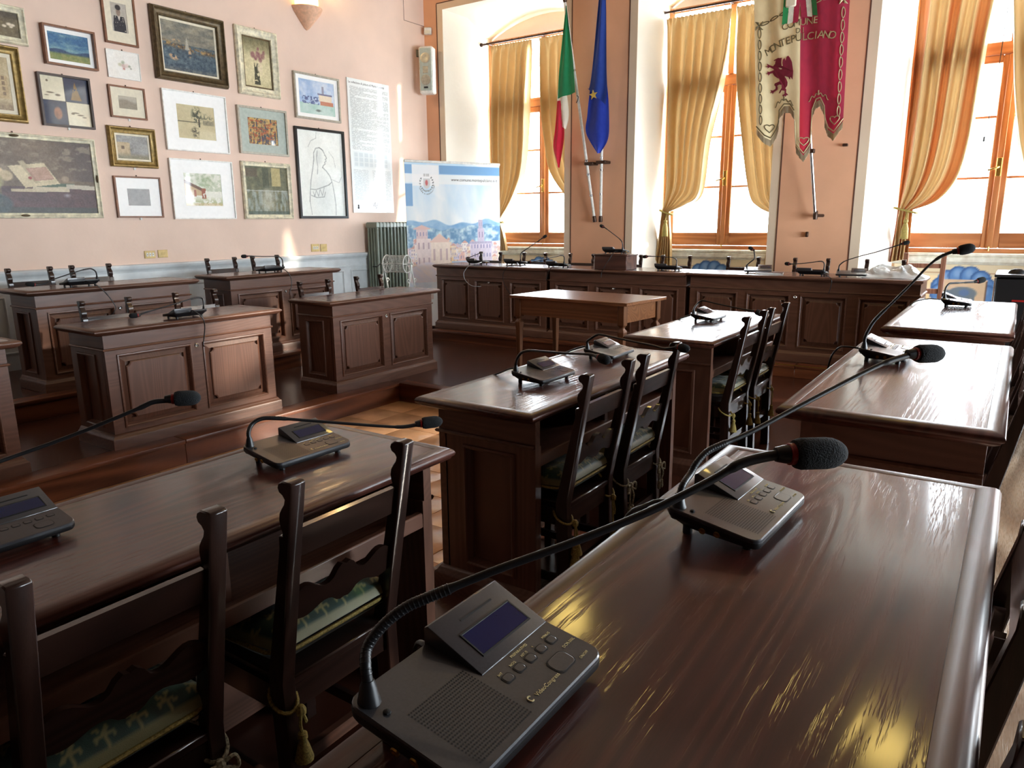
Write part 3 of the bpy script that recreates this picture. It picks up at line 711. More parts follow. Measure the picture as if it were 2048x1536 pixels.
str_me = MB().box(-CW/2+.036, CW/2-.036, .0, .018, .20, .232).mesh('back_stretcher', CHAIR_X, smooth=False)
str2_me = MB().box(-.007, .007, .03, .34, .12, .15).mesh('side_stretcher', CHAIR_X, smooth=False)
def make_chair(label, loc, rotz, group):
    c = thing('council_chair', label, 'chair', loc, rotz, group)
    for s in (-1, 1):
        o = link('back_post', post_me, c); o.location = (s*(CW/2-.018), 0, 0)
        o = link('front_leg', leg_me, c); o.location = (s*(CW/2-.018), .35, 0)
    for n, me in (('top_rail', toprail_me), ('scalloped_rail', wavy_me), ('seat', seat_me), ('back_stretcher', str_me)):
        link(n, me, c)
    for y in (.015, .35): link('seat_apron', apr_me, c).location = (0, y, 0)
    for s in (-1, 1):
        link('side_apron', sap_me, c).location = (s*(CW/2-.019), 0, 0); link('side_stretcher', str2_me, c).location = (s*(CW/2-.019), 0, 0)
    return c
proto = None
def chair(label, loc, rotz, group):
    global proto
    if proto is None:
        proto = make_chair(label, loc, rotz, group); return proto
    c = copy_tree(proto, loc, rotz, label); c['group'] = group; return c
# chairs of the middle row face -x (local +y -> -x is rotz = +90)
G1 = 'chairs of the middle row'
MC = []
for lb, y in (('chair at the lower left corner, its post cut by the picture edge', .545), ('chair second from the lower left corner, gold tassel hanging from its post', 1.04),
              ('nearer chair at the centre desk, tasselled cord on its left post', 2.25), ('farther chair at the centre desk, cords knotted on both posts', 2.70),
              ('nearer chair at the white-glaring desk, big gold tassel at its back', 3.98), ('farther chair at the white-glaring desk, in front of the head desk', 4.44)):
    MC.append(chair(lb, (-1.205, y, 0), PI/2, G1))
G2 = 'chairs of the right-hand row'
for lb, y in (('chair at the lower right corner, white glare on its scrolled post', .645), ('chair with glaring scroll tops beside the foreground desk, second from the corner', 1.25),
              ('third chair from the lower right corner, at the near end of the second right-hand desk', 2.715), ('fourth chair along the right edge, beside the second desk', 3.215),
              ('far chair beside the last right-hand desk, nearer of its pair', 4.2), ('far chair beside the last right-hand desk, farther of its pair', 4.85)):
    chair(lb, (.018, y, ZR), PI/2, G2)
G3 = 'chairs behind the front left desks'
for lb, y in (('chair behind the front left desk with a console, left one', 2.56), ('chair behind the front left desk with a console, right one', 3.235),
              ('chair behind the desk without a console, left one', 4.39), ('chair behind the desk without a console, right one nearest the radiator', 5.06)):
    chair(lb, (-5.075, y, 0), -PI/2, G3)
G4 = 'chairs along the left wall'
for lb, y in (('chair by the left wall, first from the left edge', 2.79), ('chair by the left wall, second from the left edge, behind the console', 3.285),
              ('chair by the left wall under the woman drawing, left of two', 4.59), ('chair by the left wall next to the radiator desk console, right of two', 5.13)):
    chair(lb, (-6.71, y, ZB), -PI/2, G4)
G5 = 'chairs behind the head desk'
for lb, x in (('chair behind the head desk in front of the banner', -5.76), ('chair behind the head desk below the first window, second from left', -5.07),
              ('chair behind the head desk left of the wooden box', -4.39), ('chair behind the head desk right of the wooden box, washed out by light', -3.77),
              ('chair behind the head desk at the middle curtain tail', -3.18), ('chair behind the head desk below the middle window', -2.425),
              ('chair behind the head desk below the hanging banner pole', -1.735), ('chair behind the head desk behind the plastic bag', -1.06)):
    chair(lb, (x, 7.84, ZH-.01), PI, G5)

# ------------------------------------------------------------------ cushions
def fleur(u, v, s):
    a = np.floor(v*s); x = (u*s+0.5*(a % 2)) % 1-.5; y = (v*s) % 1-.5
    r = np.hypot(x, y); th = np.arctan2(y, x)
    return (r < .20+.15*np.cos(5*th+1.57)).astype(float)*(r > .035)
def cush_fn(seed, band):
    def fn(u, v):
        n = fbm(u*22, v*22, seed, 3)
        img = mix((20, 50, 48), (40, 84, 70), n)
        img = put(img, fleur(u, v, 6)*(.75+.3*n), (152, 146, 98))
        if band: img = put(img, np.clip(1-np.abs(u-band)/.10, 0, 1)*.55, (86, 128, 66))  # soft stripe of light painted into the cover colour
        img = put(img, (((u < .03) | (u > .97) | (v < .03) | (v > .97)))*.8, (150, 140, 92))
        return img
    return fn
def cushion(label, ch, seed, tilt=0.0, band=0, puff=.028, worn=False):
    c = thing('seat_cushion', label, 'cushion', (0, 0, 0), 0, 'tasselled green damask cushions')
    c.location = Vector(ch.location)+Vector((0, 0, SEAT+.003)); c.rotation_euler = ch.rotation_euler
    n = 66; w, dd = .345, .36; cols = None; puff *= 1.35
    U, V = np.meshgrid(np.linspace(0, 1, n), np.linspace(0, 1, n))
    e = np.clip(np.minimum(np.minimum(U, 1-U), np.minimum(V, 1-V))/.22, 0, 1); h = puff*np.sqrt(1-(1-e)**2)
    wr_ = (fbm(U*7, V*7, seed+5, 3)-.5)*.010*e
    X = -w/2+U*w; Y = .002+V*dd
    zt = .030+h+wr_+tilt*(1-V)*.05; zb = np.full_like(zt, .0)+(.030-.030*e)+tilt*(1-V)*.02
    mb = MB(); mb.grid(np.stack([X, Y, zt], -1)); mb.grid(np.stack([X, Y, zb], -1)[:, ::-1])
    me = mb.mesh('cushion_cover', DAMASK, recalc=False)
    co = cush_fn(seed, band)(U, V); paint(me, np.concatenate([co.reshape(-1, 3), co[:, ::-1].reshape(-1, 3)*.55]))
    link('cushion_cover', me, c)
    pts = []
    for a in np.linspace(0, 2*PI, 41):
        ca, sa = math.cos(a), math.sin(a); k = 1/max(abs(ca), abs(sa)); k = min(k, 1.30)
        pts.append((ca*k*w/2, .002+dd/2+sa*k*dd/2, .031+tilt*(.5-sa*k/2)*.035))
    MB().tube(pts, .005, 6, cap=False).build('piping', CORD, c)
    if worn:
        MB().lathe([(.0, .0), (.022, .004), (.026, .014), (.016, .026), (.0, .03)], (w/2-.03, .045, .012), 10).build('frayed_corner', MATC, c)
    return c
def cord_on(c, side, drop, style, seed):
    """a cord tied round the chair post at seat height with hanging ends"""
    rnd = random.Random(seed); x = side*(CW/2-.018); mt = CORD2 if style == 'rope' else CORD
    z0 = -.045; k = link('tie_cord', None, c)
    lp = [(x+.026*math.cos(a), .018+.036*math.sin(a), z0+.02*math.sin(a+.5)-.005) for a in np.linspace(0, 2*PI, 17)]
    MB().tube([(x*.8, .03, .02)]+lp, .0042, 6).build('post_loop', mt, k)
    kx, ky = x-side*.012, -.024
    MB().lathe([(0, -.014), (.011, -.008), (.012, .004), (.006, .013), (0, .014)], (kx, ky, z0-.028), 8).build('knot', mt, k)
    if style == 'rope':
        for s in (-1, 1):
            MB().tube(spline([(kx, ky, z0-.028), (kx+s*.03, ky-.006, z0-.02), (kx+s*.035, ky-.006, z0-.05), (kx+s*.006, ky, z0-.036)], 5), .0042, 6).build('bow_loop', mt, k)
            pz = [(kx+s*.004, ky, z0-.03), (kx+s*(.010+.01*rnd.random()), ky-.006, z0-.03-drop*.5), (kx+s*.012, ky-.003, z0-.03-drop)]
            MB().tube(spline(pz, 8), .0042, 6).build('cord_end', mt, k)
            MB().lathe([(0, 0), (.007, -.005), (.009, -.03), (.006, -.04), (0, -.042)], pz[-1], 8).build('tassel', mt, k)
    else:
        for s in (-1, 1):
            pz = [(kx, ky, z0-.03), (kx+s*.008, ky-.004, z0-.04-drop*.3), (kx+s*.004, ky-.004, z0-.03-drop*(.55 if s > 0 else 1))]
            MB().tube(spline(pz, 6), .0038, 6).build('cord_end', mt, k)
            e = pz[-1]
            if s < 0 or style == 'two':
                ts = MB().lathe([(0, .004), (.010, 0), (.011, -.012), (.008, -.016), (.013, -.03), (.021, -.062), (.021, -.066), (0, -.064)], e, 12)
                ts.build('tassel', mt, k, ang=60)
C1 = cushion('green damask cushion with a worn corner, at the lower left corner', MC[0], 3, .5, 0, .034, True); cord_on(C1, 1, .14, 'rope', 1)
C2 = cushion('green damask cushion with a painted bright green stripe of light, left of the front console', MC[1], 9, .8, .72, .036); cord_on(C2, -1, .05, 'tassel', 2)
C3 = cushion('dark cushion with pale motifs on the nearer chair at the centre desk', MC[2], 14, .7, 0, .036); cord_on(C3, -1, .09, 'two', 3); cord_on(C3, 1, .12, 'tassel', 4)
C4 = cushion('dark cushion with a frayed cream corner on the farther chair at the centre desk', MC[3], 20, .6, 0, .034, True); cord_on(C4, -1, .08, 'rope', 5); cord_on(C4, 1, .06, 'rope', 6)
C5 = cushion('dark cushion on the nearer chair at the white-glaring desk', MC[4], 27, .6); cord_on(C5, -1, .02, 'tassel', 7); cord_on(C5, 1, .05, 'tassel', 8)
C6 = cushion('dark cushion on the farther chair at the white-glaring desk', MC[5], 31, .6); cord_on(C6, -1, .08, 'tassel', 9); cord_on(C6, 1, .10, 'tassel', 10)
# ================================================================== MICROPHONE CONSOLES
UW, UD = .25, .155
SL = .155
ztop = lambda y: .040+SL*y
def rrect(w, d, r, n=4):
    P = []
    for cx, cy, a0 in ((w/2-r, d/2-r, 0), (-w/2+r, d/2-r, 90), (-w/2+r, -d/2+r, 180), (w/2-r, -d/2+r, 270)):
        for k in range(n+1):
            a = R(a0+90*k/n); P.append((cx+r*math.cos(a), cy+r*math.sin(a)))
    return P
def ring(w, d, r, zf): return [(x, y, zf(y)) for x, y in rrect(w, d, r)]
bd = MB()
bd.loft([ring(UW-.050, UD-.045, .012, lambda y: .012), ring(UW-.004, UD-.004, .016, lambda y: ztop(y)-.016), ring(UW, UD, .018, lambda y: ztop(y)-.012), ring(UW, UD, .018, lambda y: ztop(y)-.006)], True, True)
body_me = bd.mesh('console_body', BLACK, ang=30)
tp = MB().loft([ring(UW-.001, UD-.001, .0175, lambda y: ztop(y)-.006), ring(UW-.001, UD-.001, .0175, lambda y: ztop(y)-.0015), ring(UW-.004, UD-.004, .016, lambda y: ztop(y))], False, True)
top_me = tp.mesh('top_panel', SILVER, ang=30)
wz = [(.000, ztop(.0)-.001), (.000, ztop(0)+.0012), (.074, ztop(.074)+.021), (.0795, ztop(.074)+.018), (.0795, ztop(.0795)-.004)]
wedge_me = MB().prism(wz, -.004, .1225, lambda a, b, c: (c, a, b)).mesh('display_housing', SILVER, bevel=.0025, segs=2)
sw = math.atan2(ztop(.074)+.021-ztop(0)-.0012, .074)
def on_wedge(x, s, h): return (x, s*math.cos(sw)-h*math.sin(sw), ztop(0)+.0012+s*math.sin(sw)+h*math.cos(sw))
bez = MB().rectloft(.016, .108, .014, .050, [(0, .0002), (0, .0012), (.002, .0012), (.003, .0003)], T=on_wedge, cap1=False)
bez_me = bez.mesh('display_bezel', GROOVE, smooth=False)
scr_me = MB().box(.0185, .1055, .0165, .0475, .0002, .0009, on_wedge).mesh('display', SCREEN, smooth=False)
slot_me = MB().box(.034, .092, .062, .0645, .0001, .0006, on_wedge).mesh('card_slot', GROOVE, smooth=False)
def on_top(x, y, h=0): return (x, y-h*.15, ztop(y)+h)
def button_mesh(w, d, name):
    r = min(w, d)*.35; b = MB()
    f = lambda W_, D_, h: [on_top(x, y, h) for x, y in rrect(W_, D_, r*min(W_/w, 1.0), 3)]
    b.mi = 1; b.loft([f(w+.0028, d+.0028, .0001), f(w+.0028, d+.0028, .0005), f(w, d, .0006)], False, False)
    b.mi = 0; b.loft([f(w, d, .0002), f(w, d, .0007), f(w-.0010, d-.0010, .0009)], False, True)
    return b.mesh(name, [SILVER, GROOVE], smooth=False)
btn_me = button_mesh(.0125, .0095, 'button'); talk_me = button_mesh(.032, .0215, 'talk_button')
gr = MB()
for i in range(27):
    for j in range(22):
        x = -.096+i*.0032; y = -.066+j*.0044*.92
        if y > -.004 and x > -.012: continue
        a = .0013
        gr.add([on_top(x-a, y, .0003), on_top(x, y-a, .0003), on_top(x+a, y, .0003), on_top(x, y+a, .0003)], [(0, 1, 2, 3)])
grille_me = gr.mesh('speaker_grille', GROOVE, smooth=False, recalc=False)
foot_me = MB().lathe([(.008, 0), (.008, .014), (.006, .016)], n=10).mesh('rubber_foot', BLACK)
jk = MB().lathe([(.0055, 0), (.0055, .002), (.003, .002), (.003, .0005)], (0, 0, 0), 10, axis=(-1, 0, -.35)); jack_me = jk.mesh('jack_socket', BRASS)
col_me = MB().lathe([(.0125, .030), (.0122, .048), (.0100, .056), (.0080, .066), (.0060, .072)], (-.108, .060, 0), 14).mesh('gooseneck_collar', BLACK)
led_me = MB().lathe([(.004, 0), (.004, .002), (.002, .003)], (-.108, .036, ztop(.036)), 8).mesh('pilot_lamp', GROOVE)
FR = .0172
def console(label, loc, rotz, path, near=0, cable=None, plain_pale=False, cmat=None):
    u = thing('microphone_console', label, 'microphone', loc, rotz, 'conference microphone consoles')
    for n, me in (('console_body', body_me), ('top_panel', top_me), ('display_housing', wedge_me), ('display_bezel', bez_me), ('display', scr_me), ('card_slot', slot_me), ('gooseneck_collar', col_me), ('pilot_lamp', led_me)):
        link(n, me, u)
    o = link('speaker_grille', grille_me, u); o['kind'] = 'stuff'
    for k in range(5):
        o = link('button', btn_me, u); x, y = .012+k*.0215, -.022; o.location = (x, y, SL*y)
    o = link('talk_button', talk_me, u); o.location = (.073, -.050, SL*-.050)
    for sx in (-1, 1):
        for sy in (-1, 1): o = link('rubber_foot', foot_me, u); o.location = (sx*.092, sy*.05, 0)
    for y in (-.012, .012): o = link('jack_socket', jack_me, u); o.location = (-.1235, y, .024)
    if near:
        rt_ = (math.atan(SL), 0, 0)
        text('VideoCongress', .0072, PRINT, u, on_top(.010, -.060, .0006), rt_, .0002, name='maker_lettering')
        MB().tube([on_top(.0015+.003*math.cos(a), -.0565+.0035*math.sin(a), .0008) for a in np.linspace(.6, 5.2, 10)], .0009, 5).build('maker_mark', PRINT, u)
        text('DCM-500L', .0052, PRINT, u, on_top(.0955, -.041, .0006), rt_, .0002, name='model_lettering')
        text('ON/OFF', .0046, PRINT, u, on_top(.093, -.064, .0006), rt_, .0002, name='button_lettering')
        for k, s in enumerate(('INT', 'NO/2', 'AST./3', '4', 'MENU/5')):
            text(s, .0044, PRINT, u, on_top(.012+k*.0215-.006, -.0145, .0006), rt_, .0002, name='button_lettering')
        text('PREPARATIVES', .0048, PRINT, u, on_top(.040, -.0072, .0006), rt_, .0002, name='button_lettering')
    # gooseneck, collar ring and foam windscreen
    lp = local(u, path); base = Vector((-.108, .060, .068)); lp[0] = base
    lp[1] = Vector((base.x+(lp[1].x-base.x)*.4, base.y+(lp[1].y-base.y)*.4, max(lp[1].z, .084)))
    h0, h1 = lp[-2], lp[-1]; ax = (h1-h0).normalized(); hl = max((h1-h0).length, .052); hl = min(hl, .062)
    sp = spline(lp[:-1], 7); n = len(sp)
    L = [0]
    for a, b in zip(sp, sp[1:]): L.append(L[-1]+(b-a).length)
    rad = [(.0056 if (l < .14 or l > L[-1]-.07) else .0043) for l in L]
    rad[-1] = .0075; rad[-2] = .0068; rad[-3] = .0058
    g = MB(); g.tube(sp, rad, 9); g.build('gooseneck', BLACK, u, ang=60)
    if near:      # ribs of the flexible section
        rb = MB()
        k = 0; cnt = int(.13/.0046)
        for q in range(cnt):
            s = .01+q*.0046
            while k < n-2 and L[k+1] < s: k += 1
            p = sp[k].lerp(sp[k+1], (s-L[k])/max(1e-6, L[k+1]-L[k])); t = (sp[k+1]-sp[k]).normalized()
            rb.lathe([(.0055, -.0010), (.0061, 0), (.0055, .0010)], p, 10, axis=t)
        o = rb.build('flexible_ribs', BLACK, u, ang=60); o['kind'] = 'stuff'
    MB().lathe([(.0078, -.016), (.0100, -.006), (.0100, 0), (.009, 0)], h0, 14, axis=ax).build('microphone_capsule', BLACK, u)
    MB().lathe([(.0104, -.0032), (.0118, -.0026), (.0118, .0026), (.0104, .0032)], h0+ax*.001, 14, axis=ax).build('signal_ring', RED, u)
    f = [(.010, .004), (.0150, .005), (FR, .012), (FR, hl*.62)]
    for a in (20, 40, 60, 78): f.append((FR*math.cos(R(a)), hl*.62+(hl*.40)*math.sin(R(a))))
    f.append((.0006, hl*1.02))
    MB().lathe(f, h0, 18, axis=ax).build('windscreen', FOAM, u, ang=60)
    if cable:
        MB().tube(spline(local(u, cable), 6), .0038, 6).build('cable', cmat or CABLE, u, ang=60)
    return u
TM, TR, TB, TH_ = .776, ZR+.776, ZB+.776, ZH+.78
console('largest microphone console, dark grey with blue display, at the bottom of the picture', (-.413, .545, TR), R(90), PATHS['R0A'], 1,
        [(-.50, .56, TR+.03), (-.53, .57, TR+.02), (-.56, .60, TR-.06), (-.57, .64, .6)])
console('silver-lit microphone console in the middle of the foreground desk', (-.345, 1.178, TR), R(87), PATHS['R0B'], 1,
        [(-.42, 1.22, TR+.03), (-.46, 1.20, TR+.006), (-.50, 1.16, TR+.004), (-.53, 1.10, TR-.05), (-.54, 1.08, .5)])
console('silver console on the second right-hand desk, gooseneck rising high against the window', (-.362, 2.95, TR), R(90), PATHS['R1A'], 1,
        [(-.44, 2.94, TR+.03), (-.49, 2.93, TR+.035), (-.53, 2.95, TR+.02), (-.57, 3.02, TR-.07), (-.59, 3.08, .55)])
console('console on the farthest right-hand desk, before the shield fresco', (-.272, 4.976, TR), R(92), PATHS['R2A'], 0,
        [(-.35, 4.99, TR+.03), (-.42, 5.0, TR+.03), (-.49, 4.90, TR+.012), (-.53, 4.80, TR-.06)])
PATHS['M0A'][:5] = [(-1.682, .422, .845), (-1.694, .425, .885), (-1.698, .452, .905), (-1.690, .505, .915), (-1.672, .60, .932)]
console('dark console cut by the left edge, on the lower left desk', (-1.62, .53, TM), R(90), PATHS['M0A'], 0)
console('dark green-grey console at the far end of the lower left desk', (-1.562, 1.241, TM), R(88), PATHS['M0B'], 1)
console('nearer console on the centre desk, pale display, gooseneck bent level', (-1.52, 2.436, TM), R(88), PATHS['M1A'], 0,
        [(-1.60, 2.44, TM+.03), (-1.66, 2.43, TM+.035), (-1.72, 2.42, TM+.012), (-1.775, 2.40, TM-.03), (-1.80, 2.38, .6)])
console('farther console on the centre desk, its windscreen behind a chair post', (-1.534, 3.037, TM), R(92), PATHS['M1B'], 0,
        [(-1.61, 3.05, TM+.03), (-1.67, 3.04, TM+.035), (-1.73, 3.0, TM+.012), (-1.78, 2.96, TM-.03), (-1.80, 2.94, .6)])
console('console on the white-glaring desk', (-1.585, 4.515, TM), R(90), PATHS['M2A'], 0,
        [(-1.66, 4.5, TM+.03), (-1.72, 4.46, TM+.02), (-1.775, 4.42, TM-.03), (-1.80, 4.40, .6)])
console('console on the front left desk, cable hanging into a chrome grommet', (-4.682, 2.855, TM), R(-90), PATHS['LA'], 0,
        [(-4.60, 2.85, TM+.03), (-4.56, 2.835, .832), (-4.527, 2.875, .79), (-4.525, 2.893, .732), (-4.522, 2.878, .648), (-4.515, 2.861, .597), (-4.50, 2.862, .586)])
console('console on the desk at the left wall below the still life with books', (-6.082, 2.85, TB), R(-90), PATHS['LBKA'], 0,
        [(-6.0, 2.84, TB+.03), (-5.95, 2.84, .975), (-5.90, 2.89, .941), (-5.89, 2.95, .869), (-5.885, 2.997, .785), (-5.885, 3.002, .747), (-5.885, 2.975, .712), (-5.90, 2.96, .70)])
console('console on the desk in front of the radiator, gooseneck pointing left', (-6.082, 4.656, TB), R(-90), PATHS['LBKB'], 0,
        [(-6.0, 4.66, TB+.03), (-5.95, 4.68, .972), (-5.90, 4.717, .931), (-5.89, 4.742, .876), (-5.885, 4.744, .816), (-5.885, 4.723, .758), (-5.89, 4.70, .72)])
H = TH_
console('leftmost console on the head desk, before the banner', (-5.409, 7.162, H), PI, PATHS['H1'], 0,
        [(-5.30, 7.09, H+.03), (-5.232, 6.95, .925), (-5.317, 6.872, .895), (-5.384, 6.866, .832), (-5.401, 6.866, .79), (-5.374, 6.866, .719), (-5.284, 6.87, .661), (-5.168, 6.895, .657)], cmat=CABLEW)
console('second console from the left on the head desk, pale gooseneck leaning right', (-4.923, 7.262, H), PI, PATHS['H2'], 0,
        [(-4.86, 7.19, H+.03), (-4.72, 7.0, .92), (-4.75, 6.872, .91), (-4.80, 6.868, .87), (-4.833, 6.868, .809), (-4.828, 6.868, .729), (-4.78, 6.868, .642), (-4.721, 6.89, .565)])
console('third console from the left on the head desk, left of the wooden box', (-4.228, 7.082, H), PI, PATHS['H3'], 0,
        [(-4.17, 7.0, H+.03), (-4.18, 6.9, .915), (-4.195, 6.868, .895), (-4.229, 6.868, .848), (-4.257, 6.87, .761)])
console('console raised on the wooden box', (-3.525, 7.082, 1.056), PI, PATHS['H4'], 0,
        [(-3.46, 7.0, 1.085), (-3.475, 6.95, 1.08), (-3.50, 6.905, 1.02), (-3.544, 6.866, .93), (-3.573, 6.866, .877), (-3.581, 6.866, .822)])
console('console on the head desk right of the wooden box', (-2.94, 7.112, H), PI, PATHS['H5'], 0)
console('pale console turned sideways on the head desk below the middle window', (-2.06, 7.19, H), R(15), PATHS['H6'], 0)
console('console on the head desk below the hanging banner, gooseneck bent left', (-1.535, 7.062, H), PI, PATHS['H7'], 0,
        [(-1.45, 6.99, H+.03), (-1.38, 6.92, .912), (-1.34, 6.868, .89), (-1.327, 6.866, .86), (-1.332, 6.866, .809), (-1.345, 6.87, .757)])
console('console with a long gooseneck reaching right, next to the plastic bag', (-1.205, 7.045, H), R(8), PATHS['H8'], 0)

# ---------------------------------------------------------------- other things on and around the head desk
bx = thing('wooden_box', 'reddish wooden box on the head desk with a console on top', 'box', (-3.525, 7.085, H), 0)
MB().box(-.185, .185, -.13, .13, 0, .142).build('box_body', BOX_X, bx, bevel=.004)
MB().box(-.195, .195, -.14, .14, .142, .158).build('box_lid', BOX_X, bx, bevel=.004)
bk = thing('booklet', 'brown covered booklet lying by the pale console', 'book', (-1.93, 7.12, H), R(12))
MB().box(-.12, .12, -.085, .085, .0, .012).build('pages', MATW, bk, smooth=False); MB().box(-.123, .123, -.088, .088, .012, .016).build('cover', BOX_X, bk, smooth=False)
# crumpled clear plastic bag
def plastic():
    mt, nt, b = new_mat('clear_plastic_film')
    b.inputs['Base Color'].default_value = (.9, .95, .97, 1); b.inputs['Roughness'].default_value = .18
    b.inputs['Alpha'].default_value = .72
    return mt
n = 44; U, V = np.meshgrid(np.linspace(0, 1, n), np.linspace(0, 1, n))
e = np.clip(np.minimum(np.minimum(U, 1-U), np.minimum(V, 1-V))/.28, 0, 1)
ridge = np.abs(fbm(U*5+V*2, V*4, 41, 4)-.5)*2
Z = .004+e*(.045+.12*(1-ridge)*fbm(U*2.2, V*2.2, 5, 2))
pb = MB().grid(np.stack([-.26+U*.52+(fbm(V*4, U*2, 8)-.5)*.05, -.19+V*.38+(fbm(U*4, V*2, 9)-.5)*.05, Z], -1)).build('plastic_bag', plastic(), recalc=False, ang=20)
pb.location = (-.88, 7.17, H); tag(pb, 'crumpled clear plastic bag at the right end of the head desk', 'bag')

BOXZ = wood('armchair_wood', 'z', (120,78,58), (140,94,72), (156,108,86), rough=.4)
ac = thing('wooden_armchair', 'tall brown wooden chair under the right-hand window, behind the head desk end', 'chair', (-.77, 8.31, ZH-.002), 0)
for sx in (-1, 1):
    MB().box(sx*.165-.022, sx*.165+.022, .0, .04, 0, .945).build('back_post', BOXZ, ac, bevel=.004)
    MB().box(sx*.165-.02, sx*.165+.02, -.42, -.38, 0, .44).build('front_leg', BOXZ, ac, bevel=.003)
for z0, z1 in ((.80, .845), (.55, .60)): MB().box(-.143, .143, .008, .032, z0, z1).build('back_rail', BOXZ, ac, bevel=.004)
MB().box(-.19, .19, -.43, -.002, .44, .465).build('seat', BOXZ, ac, bevel=.006)

bc = thing('black_case', 'black equipment case with papers on top, at the right edge behind the far desk', 'case', (.28, 6.48, ZR), 0)
MB().box(-.40, .40, -.28, .28, 0, .865).build('case_body', BLACK, bc, bevel=.012)
MB().box(-.41, .41, -.29, .29, .865, .885).build('lid', DARK, bc, bevel=.006)
for x in (-.402, .402): MB().box(x-.006, x+.006, -.288, -.27, .02, .86).build('edge_strip', CHROME, bc, bevel=.002)
MB().box(-.29, -.20, -.283, -.279, .70, .712).build('red_mark', RED, bc, smooth=False)
pp = tag(MB().box(-.15, .15, -.105, .105, 0, .006).box(-.13, .17, -.09, .12, .006, .011).build('papers', MATW, smooth=False), 'white papers lying on the black case', 'paper')
pp.location = (.22, 6.52, ZR+.885); pp.rotation_euler = (0, 0, .2)
ms = tag(MB().lathe([(0, .034), (.014, .033), (.028, .026), (.038, .014), (.042, 0), (0, 0)], n=16).build('computer_mouse', BLACK), 'small black rounded gadget on the black case beside the papers', 'gadget')
ms.location = (.0, 6.38, ZR+.885); ms.scale = (1.35, .9, 1)

# ================================================================== LEFT CORNER: radiator, drum, banner, loudspeaker
ra = thing('radiator', 'tall grey-green column radiator against the left wall by the banner', 'radiator', (XL+.158, 7.02, 0), 0)
sec = MB()
for xo in (-.075, -.025, .025, .075):
    sec.tube([(xo, 0, .14), (xo, 0, 1.36)], .019, 10)
def hub(z): return [(-.10, -.0, z-.035), (.10, 0, z-.035)]
sec.rectloft(-.098, .098, -.026, .026, [(.012, .10), (0, .115), (0, .165), (.012, .18)], cap0=True)
sec.rectloft(-.098, .098, -.026, .026, [(.012, 1.325), (0, 1.34), (0, 1.385), (.012, 1.402)], cap0=True)
sme = sec.mesh('radiator_section', RADM)
for k in range(15):
    o = link('radiator_section', sme, ra); o.location = (0, .03+k*.064, 0)
for y in (.03, .926): MB().box(-.09, .09, y-.02, y+.02, 0, .12).build('foot', RADM, ra, bevel=.006)
MB().tube([(0, -.0, .15), (0, -.05, .15), (0, -.07, .13), (0, -.07, 0)], .016, 8).build('pipe', RADM, ra)

dr = thing('wire_drum', 'wire-mesh drum on a scrolled white iron stand beside the radiator', 'drum', (-5.985, 6.36, 0), R(12))
dz, drr, dl = .925, .10, .135
for x in (-dl, dl):
    MB().tube([(x, drr*math.cos(a), dz+drr*math.sin(a)) for a in np.linspace(0, 2*PI, 33)], .008, 6, cap=False).build('drum_hoop', IRON, dr)
    for a in np.linspace(0, PI, 4)[:-1]:
        MB().tube([(x, drr*math.cos(a), dz+drr*math.sin(a)), (x, -drr*math.cos(a), dz-drr*math.sin(a))], .004, 5).build('drum_spoke', IRON, dr)
wm = MB()
for k in range(30):
    a = 2*PI*k/30; wm.tube([(-dl, drr*math.cos(a), dz+drr*math.sin(a)), (dl, drr*math.cos(a+.5), dz+drr*math.sin(a+.5))], .0018, 4, cap=False)
    wm.tube([(-dl, drr*math.cos(a), dz+drr*math.sin(a)), (dl, drr*math.cos(a-.5), dz+drr*math.sin(a-.5))], .0018, 4, cap=False)
o = wm.build('wire_mesh', IRON, dr); o['kind'] = 'stuff'
MB().tube([(-dl-.08, 0, dz), (dl+.08, 0, dz)], .007, 8).build('axle', IRON, dr)
MB().tube([(-dl-.08, 0, dz), (-dl-.09, 0, dz), (-dl-.09, -.09, dz-.03), (-dl-.14, -.09, dz-.03)], .007, 8).build('crank_handle', BLACK, dr)
for x in (-dl-.05, dl+.05):
    for s in (-1, 1):
        MB().tube(spline([(x, 0, dz), (x, s*.03, dz-.14), (x, s*.12, dz-.45), (x, s*.17, .05), (x, s*.21, .0+.01)], 6), .008, 6).build('leg', IRON, dr)
        cpt = [(x, s*(.05+.035*(1-t)*math.cos(t*8)+.02), dz-.20+.035*(1-t)*math.sin(t*8)) for t in np.linspace(0, .85, 22)]
        MB().tube(cpt, .006, 6).build('scroll', IRON, dr)
for z in (.25, .62): MB().tube([(-dl-.05, 0, z), (dl+.05, 0, z)], .007, 6).build('stretcher', IRON, dr)

